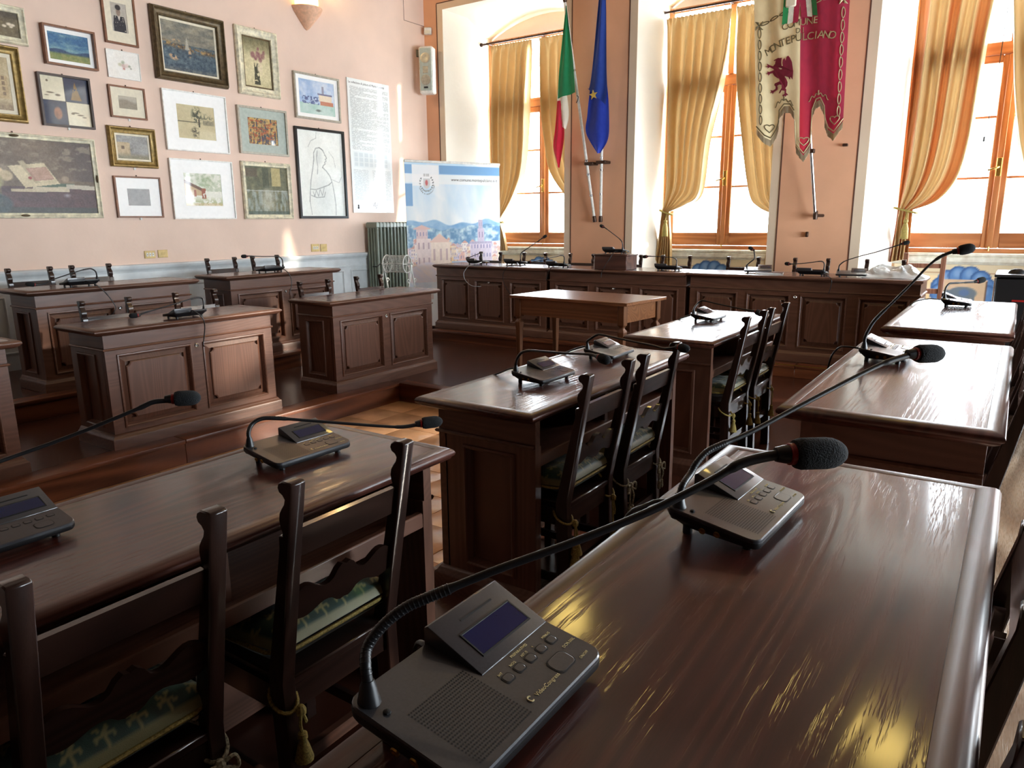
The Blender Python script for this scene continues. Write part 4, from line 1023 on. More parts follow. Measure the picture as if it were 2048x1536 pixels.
# printed banner
def banner_fn(u, v):
    n = fbm(u*60, v*70, 4, 4); n2 = fbm(u*9, v*6+u*3, 12, 4)
    img = mix((196, 226, 248), (252, 254, 255), np.clip((1-v)*2.4-.15+(n2-.5)*.9, 0, 1))
    cl = fbm(u*3.2-v*2.0, v*5+u*2.2, 22, 4)
    img = mix(img, (250, 252, 255), np.clip((cl-.46)*5, 0, .9))
    img = put(img, rec(u, v, 0, .07, .935, .985)+rec(u, v, .0, .07, .74, .875)+rec(u, v, .345, 1, .935, .985), (112, 166, 218))
    img = put(img, rec(u, v, .0, .34, .86, .985)*(u > .07)*.85+rec(u, v, 0, .34, .88, .93)*.8, (244, 248, 252))
    img = put(img, rec(u, v, .34, 1, .875, .93)*.9, (240, 248, 252))
    # coat of arms
    sh = ((np.abs(u-.215) < .034*np.clip((v-.845)/.02, .0, 1)**.5) & (v > .845) & (v < .905)).astype(float)
    img = put(img, sh, (206, 210, 214)); img = put(img, ell(u, v, .215, .88, .016, .02, .3), (196, 84, 84))
    img = put(img, rec(u, v, .19, .24, .918, .932)*((np.floor(u*160) % 2) == 0), (120, 128, 134))
    ra_ = np.hypot((u-.215)/.066, (v-.878)/.048); th = np.arctan2(v-.878, u-.215)
    img = put(img, ((ra_ > .88) & (ra_ < 1.1) & (np.sin(th*24) > -.2) & ((th < .7) | (th > 2.6))).astype(float), (110, 120, 126))
    # hills
    hz = .645+.012*np.sin(u*9)+.010*np.sin(u*23+1)
    img = put(img, np.clip((hz-v)/.006, 0, 1), mix((96, 156, 212), (168, 206, 232), fbm(u*20, v*40, 7, 4)))
    hz2 = .615+.014*np.sin(u*7+2)+.006*np.sin(u*31)
    gm = mix((92, 142, 190), (206, 232, 240), np.clip((fbm(u*26, v*42, 9, 4)-.35)*2.6, 0, 1))
    img = put(img, np.clip((hz2-v)/.006, 0, 1), gm)
    # town
    tw = .53+.035*np.clip((u-.35)*3, -1, .4)*0
    rf = .515-.05*np.abs(u-.45)
    img = put(img, np.clip((rf-v)/.01, 0, 1), mix((236, 206, 200), (250, 240, 236), n))
    def bld(a, b, c, d, col, win=6, rows=3, wc=(150, 140, 176)):
        nonlocal img
        img = put(img, rec(u, v, a, b, c, d), mix(np.array(col)-14, np.array(col)+10, n))
        uu = (u-a)/(b-a)*win % 1; vv = (v-c)/(d-c)*rows % 1
        img = put(img, rec(u, v, a, b, c, d)*((uu > .35) & (uu < .65) & (vv > .3) & (vv < .75)), wc)
    bld(.06, .24, .36, .545, (236, 214, 212), 3, 2); bld(.09, .21, .545, .60, (226, 200, 204), 4, 1)
    img = put(img, ((v > .60) & (v < .628-.26*np.abs(u-.15)*1.0) & (np.abs(u-.15) < .085)).astype(float), (226, 188, 184))
    bld(.24, .46, .33, .52, (246, 222, 206), 3, 1); img = put(img, ((v > .52) & (v < .575-.5*np.abs(u-.33)) & (np.abs(u-.33) < .1)).astype(float), (232, 190, 178))
    bld(.40, .53, .38, .50, (250, 214, 160), 4, 2, (190, 150, 130)); bld(.52, .62, .40, .48, (236, 190, 178), 4, 2)
    bld(.66, .90, .345, .515, (214, 204, 228), 7, 3, (128, 128, 176)); bld(.655, .905, .505, .52, (190, 184, 214), 14, 1)
    bld(.745, .815, .52, .60, (206, 196, 220), 2, 1, (140, 130, 170)); bld(.755, .80, .60, .655, (190, 180, 206), 2, 1)
    img = put(img, (rec(u, v, .905, 1, .30, .52))*1.0, mix((226, 206, 214), (250, 246, 250), fbm(u*60-v*50, v*60, 3, 3)))
    img = put(img, ((v < .40) & (v > .29) & (u > .45) & (u < .75)).astype(float)*.9, mix((150, 170, 206), (196, 210, 230), n2))
    rb = random.Random(5)
    for k in range(150):
        a = rb.random(); c = .27+.20*rb.random(); w_ = .025+.05*rb.random(); h_ = .02+.05*rb.random()
        if .42 < a < .80 and c < .40: continue
        bld(a, a+w_, c, c+h_, rb.choice([(246, 228, 222), (238, 214, 210), (250, 240, 236), (226, 216, 232), (244, 222, 200)]), 3, 2, (176, 160, 184))
        img = put(img, ((v > c+h_) & (v < c+h_+.018-.5*np.abs(u-a-w_/2)) & (np.abs(u-a-w_/2) < w_*.6)).astype(float), rb.choice([(222, 176, 166), (206, 186, 200), (214, 160, 150)]))
    bld(.66, .90, .345, .515, (222, 212, 232), 7, 3, (128, 128, 176)); bld(.655, .905, .505, .52, (190, 184, 214), 14, 1)
    bld(.09, .24, .36, .545, (240, 220, 218), 3, 2, (190, 160, 170)); bld(.24, .44, .36, .52, (250, 230, 216), 3, 1, (210, 180, 180)); img = put(img, ((v > .52) & (v < .575-.5*np.abs(u-.33)) & (np.abs(u-.33) < .1)).astype(float), (236, 200, 188))
    img = img*.9+25
    img = put(img, np.clip((.36-.08*u-v+.06*(u < .4)*np.sin(u*7))/.01, 0, 1)*(u < .62), mix((250, 232, 228), (226, 222, 240), fbm(u*30+v*50, v*30, 17, 3)))
    img = put(img, (v < .275).astype(float)*.75, mix((206, 222, 242), (250, 250, 252), fbm(u*24, v*40, 33, 4)))
    img = put(img, (v < .235).astype(float), (248, 248, 248))
    img = put(img, ((v > .165) & (v < .20) & (np.sin(u*60) > .55)).astype(float)*.6, (226, 186, 176))
    return img
bn = thing('roll_up_banner', 'printed town-view banner standing at the left end of the head desk', 'banner', (-6.145, 7.655, 0), (0, 0, R(68.7)))
bwid, bht = 1.405, 2.06
s_ = link('printed_sheet', None, bn); s_.location = (0, 0, .07); s_.rotation_euler = (R(90), 0, 0)
canvas('printed_panel', bwid, bht, 190, 250, banner_fn, BANNERM, s_, y0=0)
text('www.comune.montepulciano.si.it', .053, INK, s_, (-.045, bht*.894, .003), (0, 0, 0), .0004, name='web_lettering')
for k, ch in enumerate('COMUNE DI MONTEPULCIANO'):
    a = R(205+k*6.6); 
    text(ch, .022, INK, s_, ((.215-.5)*bwid+.115*math.cos(a), bht*.874+.135*math.sin(a), .003), (0, 0, a+PI/2), .0003, 'CENTER', 'arms_lettering')
MB().box(-bwid/2-.004, bwid/2+.004, -.014, .012, bht+.065, bht+.095).build('top_bar', WHITEP, bn, bevel=.005)
MB().box(-bwid/2-.01, bwid/2+.01, -.06, .06, 0.0, .075).build('base', CHROME, bn, bevel=.01)
MB().tube([(0, .03, .05), (0, .03, bht+.07)], .01, 8).build('support_pole', CHROME, bn)

sp = thing('loudspeaker', 'white column loudspeaker mounted high in the corner', 'speaker', (-6.99, 8.19, 3.42), R(24))
MB().loft([[(x, y, z) for x, y in rrect(.20*s, .17*s, .03)] for s, z in ((.86, -.30), (1, -.285), (1, .285), (.86, .30))], True, True).build('cabinet', WHITEP, sp)
MB().box(-.082, .082, -.094, -.084, -.265, .275).build('grille', MATG, sp, bevel=.006)
for z in (.15, -.13): MB().lathe([(.068, 0), (.068, .004), (.05, .006), (.02, .002)], (0, -.094, z), 20, axis=(0, -1, 0)).build('cone', FSILV, sp)
MB().box(-.04, .04, -.098, -.092, -.045, .045).build('horn', FSILV, sp, bevel=.003)
MB().box(-.028, .028, -.1, -.093, -.238, -.215).build('badge', INK, sp, smooth=False)
MB().tube([(-.05, .07, .22), (-.12, .13, .24), (-.16, .15, .26)], .016, 8).build('bracket', BLACK, sp)
MB().box(-.20, -.15, .10, .15, .21, .30).build('bracket_plate', BLACK, sp, bevel=.004)
sn = thing('alarm_sensor', 'small white sensor box above the loudspeaker', 'sensor', (-7.10, 8.35, 3.965), R(35))
MB().box(-.05, .05, -.03, .03, -.04, .05).build('housing', WHITEP, sn, bevel=.008); MB().box(-.012, .012, .03, .08, -.015, .015).build('bracket', WHITEP, sn); MB().box(-.035, .035, -.034, -.03, -.03, .01).build('lens', MATC, sn, bevel=.002)

def socket(label, y, z, w, h, kind):
    s = thing('wall_socket', label, 'socket', (XL+.001, y, z), (R(90), 0, R(90)), 'yellow wall sockets')
    MB().rectloft(-w/2, w/2, -h/2, h/2, [(0, 0), (0, .006), (.004, .010)]).build('cover_plate', plain('yellowed_plate_%d' % len(bpy.data.materials), (214, 186, 122), rough=.4), s)
    if kind:
        for x in (-.03, 0, .03): MB().box(x-.011, x+.011, -.018, .018, .010, .013).build('module', WHITEP, s, bevel=.002); 
        for x in (-.03, 0, .03): MB().lathe([(.004, 0), (.004, .002)], (x, 0, .012), 8).build('socket_hole', INK, s)
    else:
        MB().box(-.018, .018, -.012, .012, .010, .012).build('blank_module', plain('yellowed_blank_%d' % len(bpy.data.materials), (208, 178, 112), rough=.4), s, bevel=.002)
socket('yellow double socket with white modules, left of the pair under the gray picture', 4.078, 1.105, .112, .074, 1)
socket('blank yellow plate, right of the pair under the gray picture', 4.215, 1.108, .104, .076, 0)
socket('yellow socket with white modules, left of the pair by the radiator', 6.20, 1.10, .126, .092, 1)
socket('blank yellow plate, right of the pair by the radiator', 6.333, 1.096, .106, .092, 0)
# ================================================================== CURTAINS
def resample(pts, n):
    sp = spline([(p[0], 0, p[1]) for p in pts], 8); L = [0]
    for a, b in zip(sp, sp[1:]): L.append(L[-1]+(b-a).length)
    out = []; k = 0
    for s in np.linspace(0, L[-1], n):
        while k < len(sp)-2 and L[k+1] < s: k += 1
        p = sp[k].lerp(sp[k+1], (s-L[k])/max(1e-9, L[k+1]-L[k])); out.append((p.x, p.z))
    return np.array(out)
def curtain(label, outer, inner, tail, folds, seed, Y=8.96, pattern=0.0):
    """outer/inner edge polylines from the rod down to the tieback; tail = two bottom points"""
    n, m = 70, 96
    A = resample(outer, n); B = resample(inner, n)
    if tail:
        k = 22; A2 = np.stack([np.linspace(A[-1][i], tail[0][i], k) for i in (0, 1)], 1)[1:]; B2 = np.stack([np.linspace(B[-1][i], tail[1][i], k) for i in (0, 1)], 1)[1:]
        A = np.concatenate([A, A2]); B = np.concatenate([B, B2])
    U = np.linspace(0, 1, m)[None, :]; nn = len(A)
    t = np.linspace(0, 1, nn)[:, None]
    X = A[:, 0:1]*(1-U)+B[:, 0:1]*U; Z = A[:, 1:2]*(1-U)+B[:, 1:2]*U
    wid = np.hypot(A[:, 0]-B[:, 0], A[:, 1]-B[:, 1])[:, None]
    w0 = wid[0, 0]; drift = fbm(U*3+0*t, t*1.3+0*U, seed, 2)-.5
    ph = 2*PI*folds*(U+.10*drift); topf = np.clip(1-t/.035, 0, 1)
    amp = .040+.036*np.clip(t*4, 0, 1); amp = amp*np.clip(wid/w0, .35, 1.0)
    f = np.sin(ph)+.35*np.sin(2*ph+1.3+4*drift)
    fine = np.sin(2*PI*folds*2.6*U)
    Yv = Y + amp*f*(1-topf) + .012*fine*topf + .014*fine*np.clip(1-t/.10, 0, 1)*.6
    # bulge over the tieback
    Yv = Yv - .05*np.exp(-((t-n/nn)/.08)**2)*(1 if tail else 0)
    mb = MB(); mb.grid(np.stack([X, Yv, Z], -1))
    me = mb.mesh('curtain', CURT, recalc=False, ang=180)
    nz = fbm(U*40+0*t, t*60+0*U, seed+3, 3)
    col = mix((184, 150, 98), (194, 162, 110), nz)
    if pattern:
        pt = fbm(U*folds*1.1+0*t, t*9+0*U, seed+8, 3); band = np.clip((np.sin(ph*.5+.6)-.25)*3, 0, 1)
        col = mix(col, (168, 92, 44), band*pattern*(.65+.5*pt))
    paint(me, col)
    o = link('curtain', me); tag(o, label, 'curtain')
    # heading tape and the tieback with its tassel
    if tail:
        p = A[n-1]; q = B[n-1]; c = ((p[0]+q[0])/2, Y-.03, (p[1]+q[1])/2); hw = abs(p[0]-q[0])/2+.02
        tb = [(c[0]+hw*1.2*math.cos(a), Y-.035+.055*math.sin(a), c[2]-.01+.05*math.cos(a)*(1 if q[0] > p[0] else -1)*-.6) for a in np.linspace(0, 2*PI, 25)]
        MB().tube(tb, .011, 8, cap=False).build('tieback_cord', CORD, o)
        tx = c[0]+.02
        ts = MB().lathe([(0, 0), (.022, -.006), (.026, -.025), (.015, -.04), (.024, -.055), (.034, -.10), (.038, -.20), (.036, -.205), (0, -.2)], (tx, Y-.11, c[2]-.10), 14)
        ts.build('tassel', CORD, o, ang=60); MB().tube([(tx, Y-.07, c[2]-.02), (tx, Y-.11, c[2]-.10)], .008, 6).build('tassel_cord', CORD, o)
    return o
curtain('left gold curtain of the leftmost window, partly behind the banner', [(-6.48, 3.80), (-6.50, 3.0), (-6.50, 2.3), (-6.46, 1.7), (-6.44, 1.42)],
        [(-5.784, 3.80), (-5.83, 3.03), (-5.90, 2.17), (-6.07, 1.77), (-6.30, 1.42)], [(-6.47, .98), (-6.22, .98)], 6, 3)
curtain('right gold curtain of the leftmost window, behind the green-white-red flag', [(-4.80, 3.80), (-4.79, 3.0), (-4.79, 2.2), (-4.80, 1.5), (-4.80, 1.42)],
        [(-5.664, 3.80), (-5.63, 3.0), (-5.57, 2.48), (-5.445, 2.0), (-4.96, 1.46)], [(-4.78, .95), (-5.0, .95)], 6, 5)
curtain('left gold curtain of the middle window, tied back with a tassel', [(-3.85, 3.766), (-3.82, 2.84), (-3.80, 2.0), (-3.79, 1.66), (-3.80, 1.50)],
        [(-3.037, 3.766), (-3.09, 3.05), (-3.234, 2.333), (-3.30, 1.72), (-3.48, 1.575), (-3.69, 1.50)], [(-3.92, .80), (-3.66, .80)], 6, 8)
curtain('right gold curtain of the middle window, behind the hanging banner', [(-2.31, 3.77), (-2.31, 2.9), (-2.31, 2.0), (-2.31, 1.6), (-2.32, 1.46)],
        [(-3.0, 3.77), (-2.97, 3.03), (-2.855, 2.31), (-2.72, 1.70), (-2.60, 1.54), (-2.43, 1.46)], [(-2.26, .85), (-2.5, .85)], 5, 11)
curtain('left gold curtain of the right-hand window with rust streaks, tied back', [(-1.13, 3.80), (-1.12, 2.83), (-1.12, 2.2), (-1.12, 1.80), (-1.125, 1.49)],
        [(-.44, 3.80), (-.49, 3.2), (-.515, 2.6), (-.54, 2.15), (-.61, 1.80), (-.76, 1.575), (-.98, 1.48)], [(-1.165, .93), (-.985, .97)], 5, 14, pattern=.9)
curtain('right curtain of the right-hand window at the picture edge, rust streaked', [(.53, 3.80), (.52, 2.8), (.52, 2.0), (.51, 1.6), (.50, 1.46)],
        [(-.40, 3.80), (-.31, 3.2), (-.215, 2.5), (-.10, 1.94), (.06, 1.6), (.38, 1.46)], [(.56, .95), (.36, .95)], 6, 17, pattern=.9)
for (x0, x1, lb) in ((-6.60, -4.74, 'dark curtain rod of the leftmost window'), (-3.93, -2.25, 'dark curtain rod of the middle window'), (-1.20, .60, 'curtain rod of the right-hand window')):
    r = thing('curtain_rod', lb, 'curtain rod', (0, 0, 0))
    z, y = 3.835, 8.95
    MB().tube([(x0, y, z), (x1, y, z)], .013, 10).build('rod', ROD, r)
    for x, s in ((x0, -1), (x1, 1)): MB().lathe([(.012, 0), (.022, .01), (.028, .03), (.02, .048), (0, .055)], (x, y, z), 12, axis=(s, 0, 0)).build('finial', ROD, r)
    for x in (x0+.05, (x0+x1)/2, x1-.05): MB().tube([(x, y, z), (x, y+.06, z+.01), (x, 9.2, z+.01)], .010, 8).build('rod_bracket', ROD, r)
    rg = MB().tube([(0, .021*math.cos(a), .021*math.sin(a)) for a in np.linspace(0, 2*PI, 15)], .003, 5, cap=False).mesh('curtain_ring', ROD)
    k = int((x1-x0)/.105)
    for i in range(k):
        o = link('curtain_ring', rg, r); o.location = (x0+.07+i*(x1-x0-.14)/(k-1), y, z-.006)
MB_c = MB().tube([(-.36, 8.99, 3.8), (-.385, 8.99, 2.6), (-.43, 8.99, 2.18)], .004, 6)
MB_c.lathe([(0, .03), (.009, .02), (.010, -.02), (0, -.03)], (-.43, 8.99, 2.16), 8)
tag(MB_c.build('pull_cord', CABLE), 'thin hanging pull cord before the right-hand window frame', 'cord')

# ================================================================== FLAGS
def cloth(name, left, right, y, folds, amp, colfn, parent, seed=1, n=50, m=34):
    A = resample(left, n); B = resample(right, n)
    U = np.linspace(0, 1, m)[None, :]; t = np.linspace(0, 1, n)[:, None]
    X = A[:, 0:1]*(1-U)+B[:, 0:1]*U; Z = A[:, 1:2]*(1-U)+B[:, 1:2]*U
    dr_ = fbm(U*2+0*t, t*2+0*U, seed, 2)-.5
    wv = np.sin(2*PI*folds*(U+.15*dr_)+t*1.5)
    Y0 = (y[0]+(y[1]-y[0])*t) if isinstance(y, tuple) else y
    Yv = Y0+amp*wv*np.clip(t*3+.25, 0, 1)+0*X
    mb = MB(); mb.grid(np.stack([X, Yv, Z], -1)); me = mb.mesh(name, CLOTH, recalc=False, ang=180)
    paint(me, colfn(U+0*t, t+0*U, X, Z)); return link(name, me, parent)
def flat(c): return lambda U, T, X, Z: mix(np.array(c)-8, np.array(c)+8, fbm(U*20, T*30, 5, 3))
def pole(parent, a, b, joints):
    a, b = Vector(a), Vector(b)
    MB().tube([a, b], .0175, 12).build('pole', WHITEP, parent)
    ax = (b-a).normalized()
    for s in joints: MB().lathe([(.019, -.012), (.021, -.010), (.021, .010), (.019, .012)], a.lerp(b, s), 12, axis=ax).build('pole_joint', CHROME, parent)
    MB().lathe([(.022, -.02), (.024, 0), (.024, .05), (.018, .055)], a, 12, axis=ax).build('pole_foot', ROD, parent)
    return ax
FY = 8.24
it = thing('tricolour_flag', 'green, white and red flag furled on a leaning white pole', 'flag', (0, 0, 0), 0, 'flags on wall poles')
pole(it, (-4.448, 8.33, 1.40), (-4.80, 8.16, 3.925), (.12, .22, .285, .70))
MB().lathe([(.014, 0), (.024, .02), (.026, .04), (.014, .07), (0, .075)], (-4.80, 8.16, 3.92), 12).build('finial', ROD, it)
MB().box(-4.56, -4.44, 8.24, 8.388, 2.065, 2.10).build('clamp', ROD, it, bevel=.006)
MB().tube([(-4.665, 8.22, 2.80), (-4.63, 8.19, 2.82), (-4.62, 8.19, 2.86), (-4.64, 8.19, 2.875)], .006, 6).build('hook', ROD, it)
q = 8.16/8.2
def fx(pts): return [(x*q, 1.4+(z-1.4)*q) for x, z in pts]
cloth('green_band', fx([(-4.805, 3.90), (-4.855, 3.45), (-4.885, 3.15), (-4.895, 2.86)]), fx([(-4.795, 3.90), (-4.69, 3.35), (-4.66, 3.1), (-4.635, 2.905)]), (8.15, 8.11), 1.6, .014, flat((32, 142, 92)), it, 2)
cloth('white_band', fx([(-4.845, 3.50), (-4.885, 3.2), (-4.93, 2.80), (-4.86, 2.55)]), fx([(-4.82, 3.50), (-4.84, 3.2), (-4.76, 2.70), (-4.80, 2.50)]), (8.165, 8.15), 1.0, .012, flat((228, 222, 206)), it, 3)
cloth('red_band', fx([(-4.915, 2.84), (-4.945, 2.5), (-4.965, 2.29), (-4.89, 2.06)]), fx([(-4.87, 2.84), (-4.83, 2.60), (-4.80, 2.42), (-4.86, 2.04)]), (8.145, 8.12), 1.4, .013, flat((196, 30, 56)), it, 4)
eu = thing('blue_flag', 'blue flag with a yellow star on an upright white pole', 'flag', (0, 0, 0), 0, 'flags on wall poles')
pole(eu, (-4.365, 8.33, 1.40), (-4.30, 8.20, 4.15), (.115, .22, .27, .60))
MB().box(-4.40, -4.27, 8.24, 8.388, 2.075, 2.11).build('clamp', ROD, eu, bevel=.006)
cloth('upper_fold', fx([(-4.335, 4.10), (-4.41, 3.20), (-4.445, 2.945), (-4.47, 2.935)]), fx([(-4.275, 4.10), (-4.23, 3.2), (-4.205, 2.9), (-4.215, 2.72)]), (8.13, 8.08), 1.3, .020, flat((26, 62, 152)), eu, 6)
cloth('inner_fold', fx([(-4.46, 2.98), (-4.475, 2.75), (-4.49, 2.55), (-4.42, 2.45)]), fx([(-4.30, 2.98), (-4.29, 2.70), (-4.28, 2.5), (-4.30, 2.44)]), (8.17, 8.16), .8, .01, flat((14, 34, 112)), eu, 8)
cloth('lower_fold', fx([(-4.45, 3.0), (-4.49, 2.64), (-4.50, 2.43), (-4.33, 2.18)]), fx([(-4.245, 3.0), (-4.205, 2.66), (-4.195, 2.36), (-4.29, 2.19)]), (8.15, 8.10), 1.2, .022, flat((27, 58, 176)), eu, 9)
st = []
for k in range(10):
    rr = .058 if k % 2 == 0 else .024; a = R(90+36*k+8); st.append((rr*math.cos(a), rr*math.sin(a)))
o = MB().prism(st, 0, .003, lambda a, b, c: (-4.335+a, 8.04-c, 2.835+b)).build('star', plain('star_yellow', (214, 182, 84), rough=.7), eu, smooth=False)

# ---------------------------------------------------------------- gonfalon
gf = thing('gonfalone_banner', 'cream and crimson hanging banner with a griffin, fringed and lappeted', 'banner', (0, 0, 0))
MB().tube([(-1.82, 8.30, 1.42), (-1.915, 8.12, 2.4), (-2.06, 7.98, 4.2)], .017, 12).build('pole', CHROME, gf)
MB().lathe([(.022, -.03), (.024, 0), (.024, .05), (.018, .06)], (-1.82, 8.30, 1.42), 12).build('pole_foot', ROD, gf)
MB().tube([(-1.82, 8.30, 1.43), (-1.78, 8.36, 1.43), (-1.76, 8.388, 1.43)], .016, 8).build('wall_bracket', ROD, gf)
MB().box(-1.92, -1.84, 8.10, 8.16, 2.05, 2.09).build('clamp', ROD, gf, bevel=.005)
GY = 8.0; gq = GY/8.15
def GL(z): return -2.50+(3.47-z)/(3.47-2.28)*.105
def GR(z): return -1.605+(3.46-z)/(3.46-2.2)*.045
def bottom(u):
    """lower outline of the banner (z) as a function of u in 0..1"""
    u = np.asarray(u, float)
    P = [(0, 2.33), (.10, 2.235), (.165, 2.205), (.23, 2.29), (.262, 2.36), (.268, 2.47), (.33, 2.53), (.40, 2.525), (.455, 2.45), (.468, 2.20), (.475, 2.13), (.565, 2.03), (.635, 2.13), (.645, 2.45), (.69, 2.55), (.735, 2.56), (.785, 2.47), (.79, 2.36), (.83, 2.27), (.90, 2.225), (.96, 2.29), (1, 2.34)]
    return 1.4+(np.interp(u, [p[0] for p in P], [p[1] for p in P])-1.4)*gq
def gy(u, z): return GY+.016*np.sin(u*13+z*2.0)+.008*np.sin(u*29+z)
def gpt(u, z, d=0.0):
    x = GL(z)+(GR(z)-GL(z))*u; return (float(x), float(gy(u, z)-d), float(z))
nu, nv = 150, 60
us = np.linspace(0, 1, nu); ZT = 4.05
U, T = np.meshgrid(us, np.linspace(0, 1, nv)); Zg = ZT+(bottom(U)-ZT)*T
Xg = GL(Zg)+(GR(Zg)-GL(Zg))*U; Yg = gy(U, Zg)
mb = MB().grid(np.stack([Xg, Yg, Zg], -1)); me = mb.mesh('banner_cloth', CLOTH, recalc=False, ang=180)
nz = fbm(U*30, Zg*30, 6, 3)
split = .515+.02*(Zg-2.2)*-.6
col = mix(mix((212, 198, 156), (228, 214, 174), nz), mix((142, 26, 58), (172, 34, 66), nz), np.clip((U-split)/.006, 0, 1))
col = mix(col, (196, 30, 48), np.clip((U-split)/.01, 0, 1)*np.clip(1-(U-split)/.16, 0, 1)*np.clip((3.1-Zg), 0, .8))
paint(me, col); link('banner_cloth', me, gf)
# fringe
U2, T2 = np.meshgrid(np.linspace(0, 1, 420), np.linspace(0, 1, 4))
Zf = bottom(U2)-.066*T2*(.85+.3*fbm(U2*160, U2*3, 3, 2))
mb = MB().grid(np.stack([GL(Zf)+(GR(Zf)-GL(Zf))*U2, gy(U2, Zf)-.004-.006*np.sin(U2*900), Zf], -1)); me = mb.mesh('fringe', CLOTH, recalc=False)
paint(me, mix((150, 132, 104), (206, 190, 160), (np.sin(U2*760)+1)/2)); fo = link('fringe', me, gf); fo['kind'] = 'stuff'
EMB_D = plain('dark_embroidery', (96, 84, 54), rough=.6); EMB_L = plain('silver_embroidery', (176, 160, 122), rough=.5, metal=.2)
def chain(a, b, n, mt):
    """chain of S scrolls between two (u, z) points"""
    k = MB()
    for i in range(n):
        p0 = np.array(a)+(np.array(b)-np.array(a))*(i+.04)/n; p1 = np.array(a)+(np.array(b)-np.array(a))*(i+.96)/n
        dv = p1-p0; ux = .90; nn_ = np.array([-dv[1]/ux, dv[0]*ux]); L_ = np.hypot(dv[0]*ux, dv[1]); nn_ = np.array([-dv[1], dv[0]*ux*ux])/L_
        w = .017
        for s in (-1, 1):
            pts = []
            for t in np.linspace(0, 1, 9):
                c = p0+dv*t+nn_*np.array([1/ux, 1])*w*s*math.sin(t*PI)**.6*(1 if s > 0 else .65); pts.append(gpt(c[0], c[1], .006))
            if s > 0: pts = [gpt(*(p0+dv*.16+nn_*.004), .006)]+pts
            k.tube(pts, .0046, 5)
    k.build('embroidered_chain', mt, gf, ang=60)
zt = 3.36
chain((.055, 3.28), (.055, 2.34), 9, EMB_D); chain((.945, 3.36), (.945, 2.36), 9, EMB_L)
chain((.06, 3.30), (.50, 3.42), 4, EMB_D); chain((.52, 3.42), (.94, 3.47), 4, EMB_L)
for (u0, z0, mt) in ((.055, 3.30, EMB_D), (.945, 3.42, EMB_L)):
    fl_ = MB()
    for k in range(4):
        a = R(45+90*k); fl_.tube([gpt(u0, z0, .008), gpt(u0+.028*math.cos(a-.3), z0+.028*math.sin(a-.3), .010), gpt(u0+.058*math.cos(a), z0+.058*math.sin(a), .008)], [.004, .012, .002], 6)
    fl_.build('corner_flower', mt, gf)
for (u0, z0, mt) in ((.155, 2.31, EMB_D), (.905, 2.34, EMB_L), (.565, 2.16, EMB_L)):
    hp = [(u0+.052*math.sin(t)**3/.95, z0+.046*(.81*math.cos(t)-.31*math.cos(2*t)-.12*math.cos(3*t))) for t in np.linspace(0, 2*PI, 26)]
    MB().tube([gpt(a, b, .007) for a, b in hp], .0055, 5, cap=False).build('embroidered_heart', mt, gf, ang=60)
# scrolled edge following the arches
for u0, u1, mt in ((.0, .45, EMB_D), (.46, .66, EMB_L), (.66, 1.0, EMB_L)):
    MB().tube([gpt(u, float(bottom(u))+.022, .006) for u in np.linspace(u0, u1, 46)], .006, 5).build('edge_braid', mt, gf, ang=60)
for u0, mt in ((.33, EMB_D), (.715, EMB_L)):
    z0 = float(bottom(u0)); s2 = MB()
    for s in (-1, 1):
        s2.tube([gpt(u0+s*(.01+.10*t), z0+.055-.05*t*t+.014*math.sin(t*12), .007) for t in np.linspace(0, 1, 14)], .0045, 5)
    s2.tube([gpt(u0, z0+.05, .007), gpt(u0, z0+.095, .007)], .006, 5); s2.build('arch_scroll', mt, gf, ang=60)
# lettering on an arc
def arc_text(word, cu, cz, rad, a0, a1, size):
    n_ = len(word)
    for i, ch in enumerate(word):
        a = R(a0+(a1-a0)*i/(n_-1)); u = cu+rad*math.sin(a)/.90; z = cz+rad*math.cos(a)
        p = gpt(u, z, .008); o = text(ch, size, EMB_D if u < .52 else EMB_L, gf, p, (R(90), a, 0), .0025, 'CENTER', 'embroidered_letter')
arc_text('MONTEPULCIANO', .60, 2.20, .91, -25.5, 13.5, .098)
arc_text('COMUNE', .60, 2.20, 1.05, -12.5, 3.0, .088)
arc_text('DI', .60, 2.20, .985, -6.0, -3.4, .066)
# griffin rampant (silhouette cut from cloth)
GRIF = [(-.02, .36), (-.075, .345), (-.10, .335), (-.085, .325), (-.06, .328), (-.07, .30), (-.075, .275), (-.11, .245), (-.17, .275), (-.20, .30), (-.195, .262), (-.225, .25), (-.19, .24), (-.20, .22), (-.165, .24), (-.11, .205), (-.095, .185),
        (-.13, .175), (-.17, .165), (-.20, .175), (-.195, .15), (-.22, .135), (-.185, .128), (-.185, .105), (-.16, .135), (-.12, .14), (-.09, .09), (-.05, .055), (-.01, .03), (.0, -.01), (-.04, -.02), (-.085, -.03), (-.095, -.055), (-.07, -.085), (-.075, -.12), (-.12, -.14),
        (-.155, -.125), (-.145, -.155), (-.165, -.175), (-.13, -.172), (-.125, -.195), (-.10, -.165), (-.04, -.135), (-.035, -.10), (-.045, -.075), (-.01, -.06), (.03, -.07), (.03, -.12), (.0, -.16), (-.02, -.20), (.005, -.195), (.025, -.155), (.05, -.16), (.075, -.17), (.072, -.22),
        (.04, -.235), (.045, -.255), (.075, -.245), (.085, -.27), (.10, -.245), (.13, -.24), (.115, -.22), (.095, -.20), (.10, -.15), (.085, -.13), (.115, -.09), (.12, -.04), (.10, .02), (.075, .055), (.085, .06), (.13, .04), (.155, -.005), (.165, .04), (.195, -.01), (.20, .05), (.205, .12),
        (.195, .20), (.185, .27), (.155, .34), (.13, .375), (.105, .36), (.09, .30), (.075, .345), (.05, .32), (.045, .27), (.05, .22), (.03, .23), (.025, .28), (.03, .33), (.035, .355), (.005, .352)]
gp = MB(); sc = .60
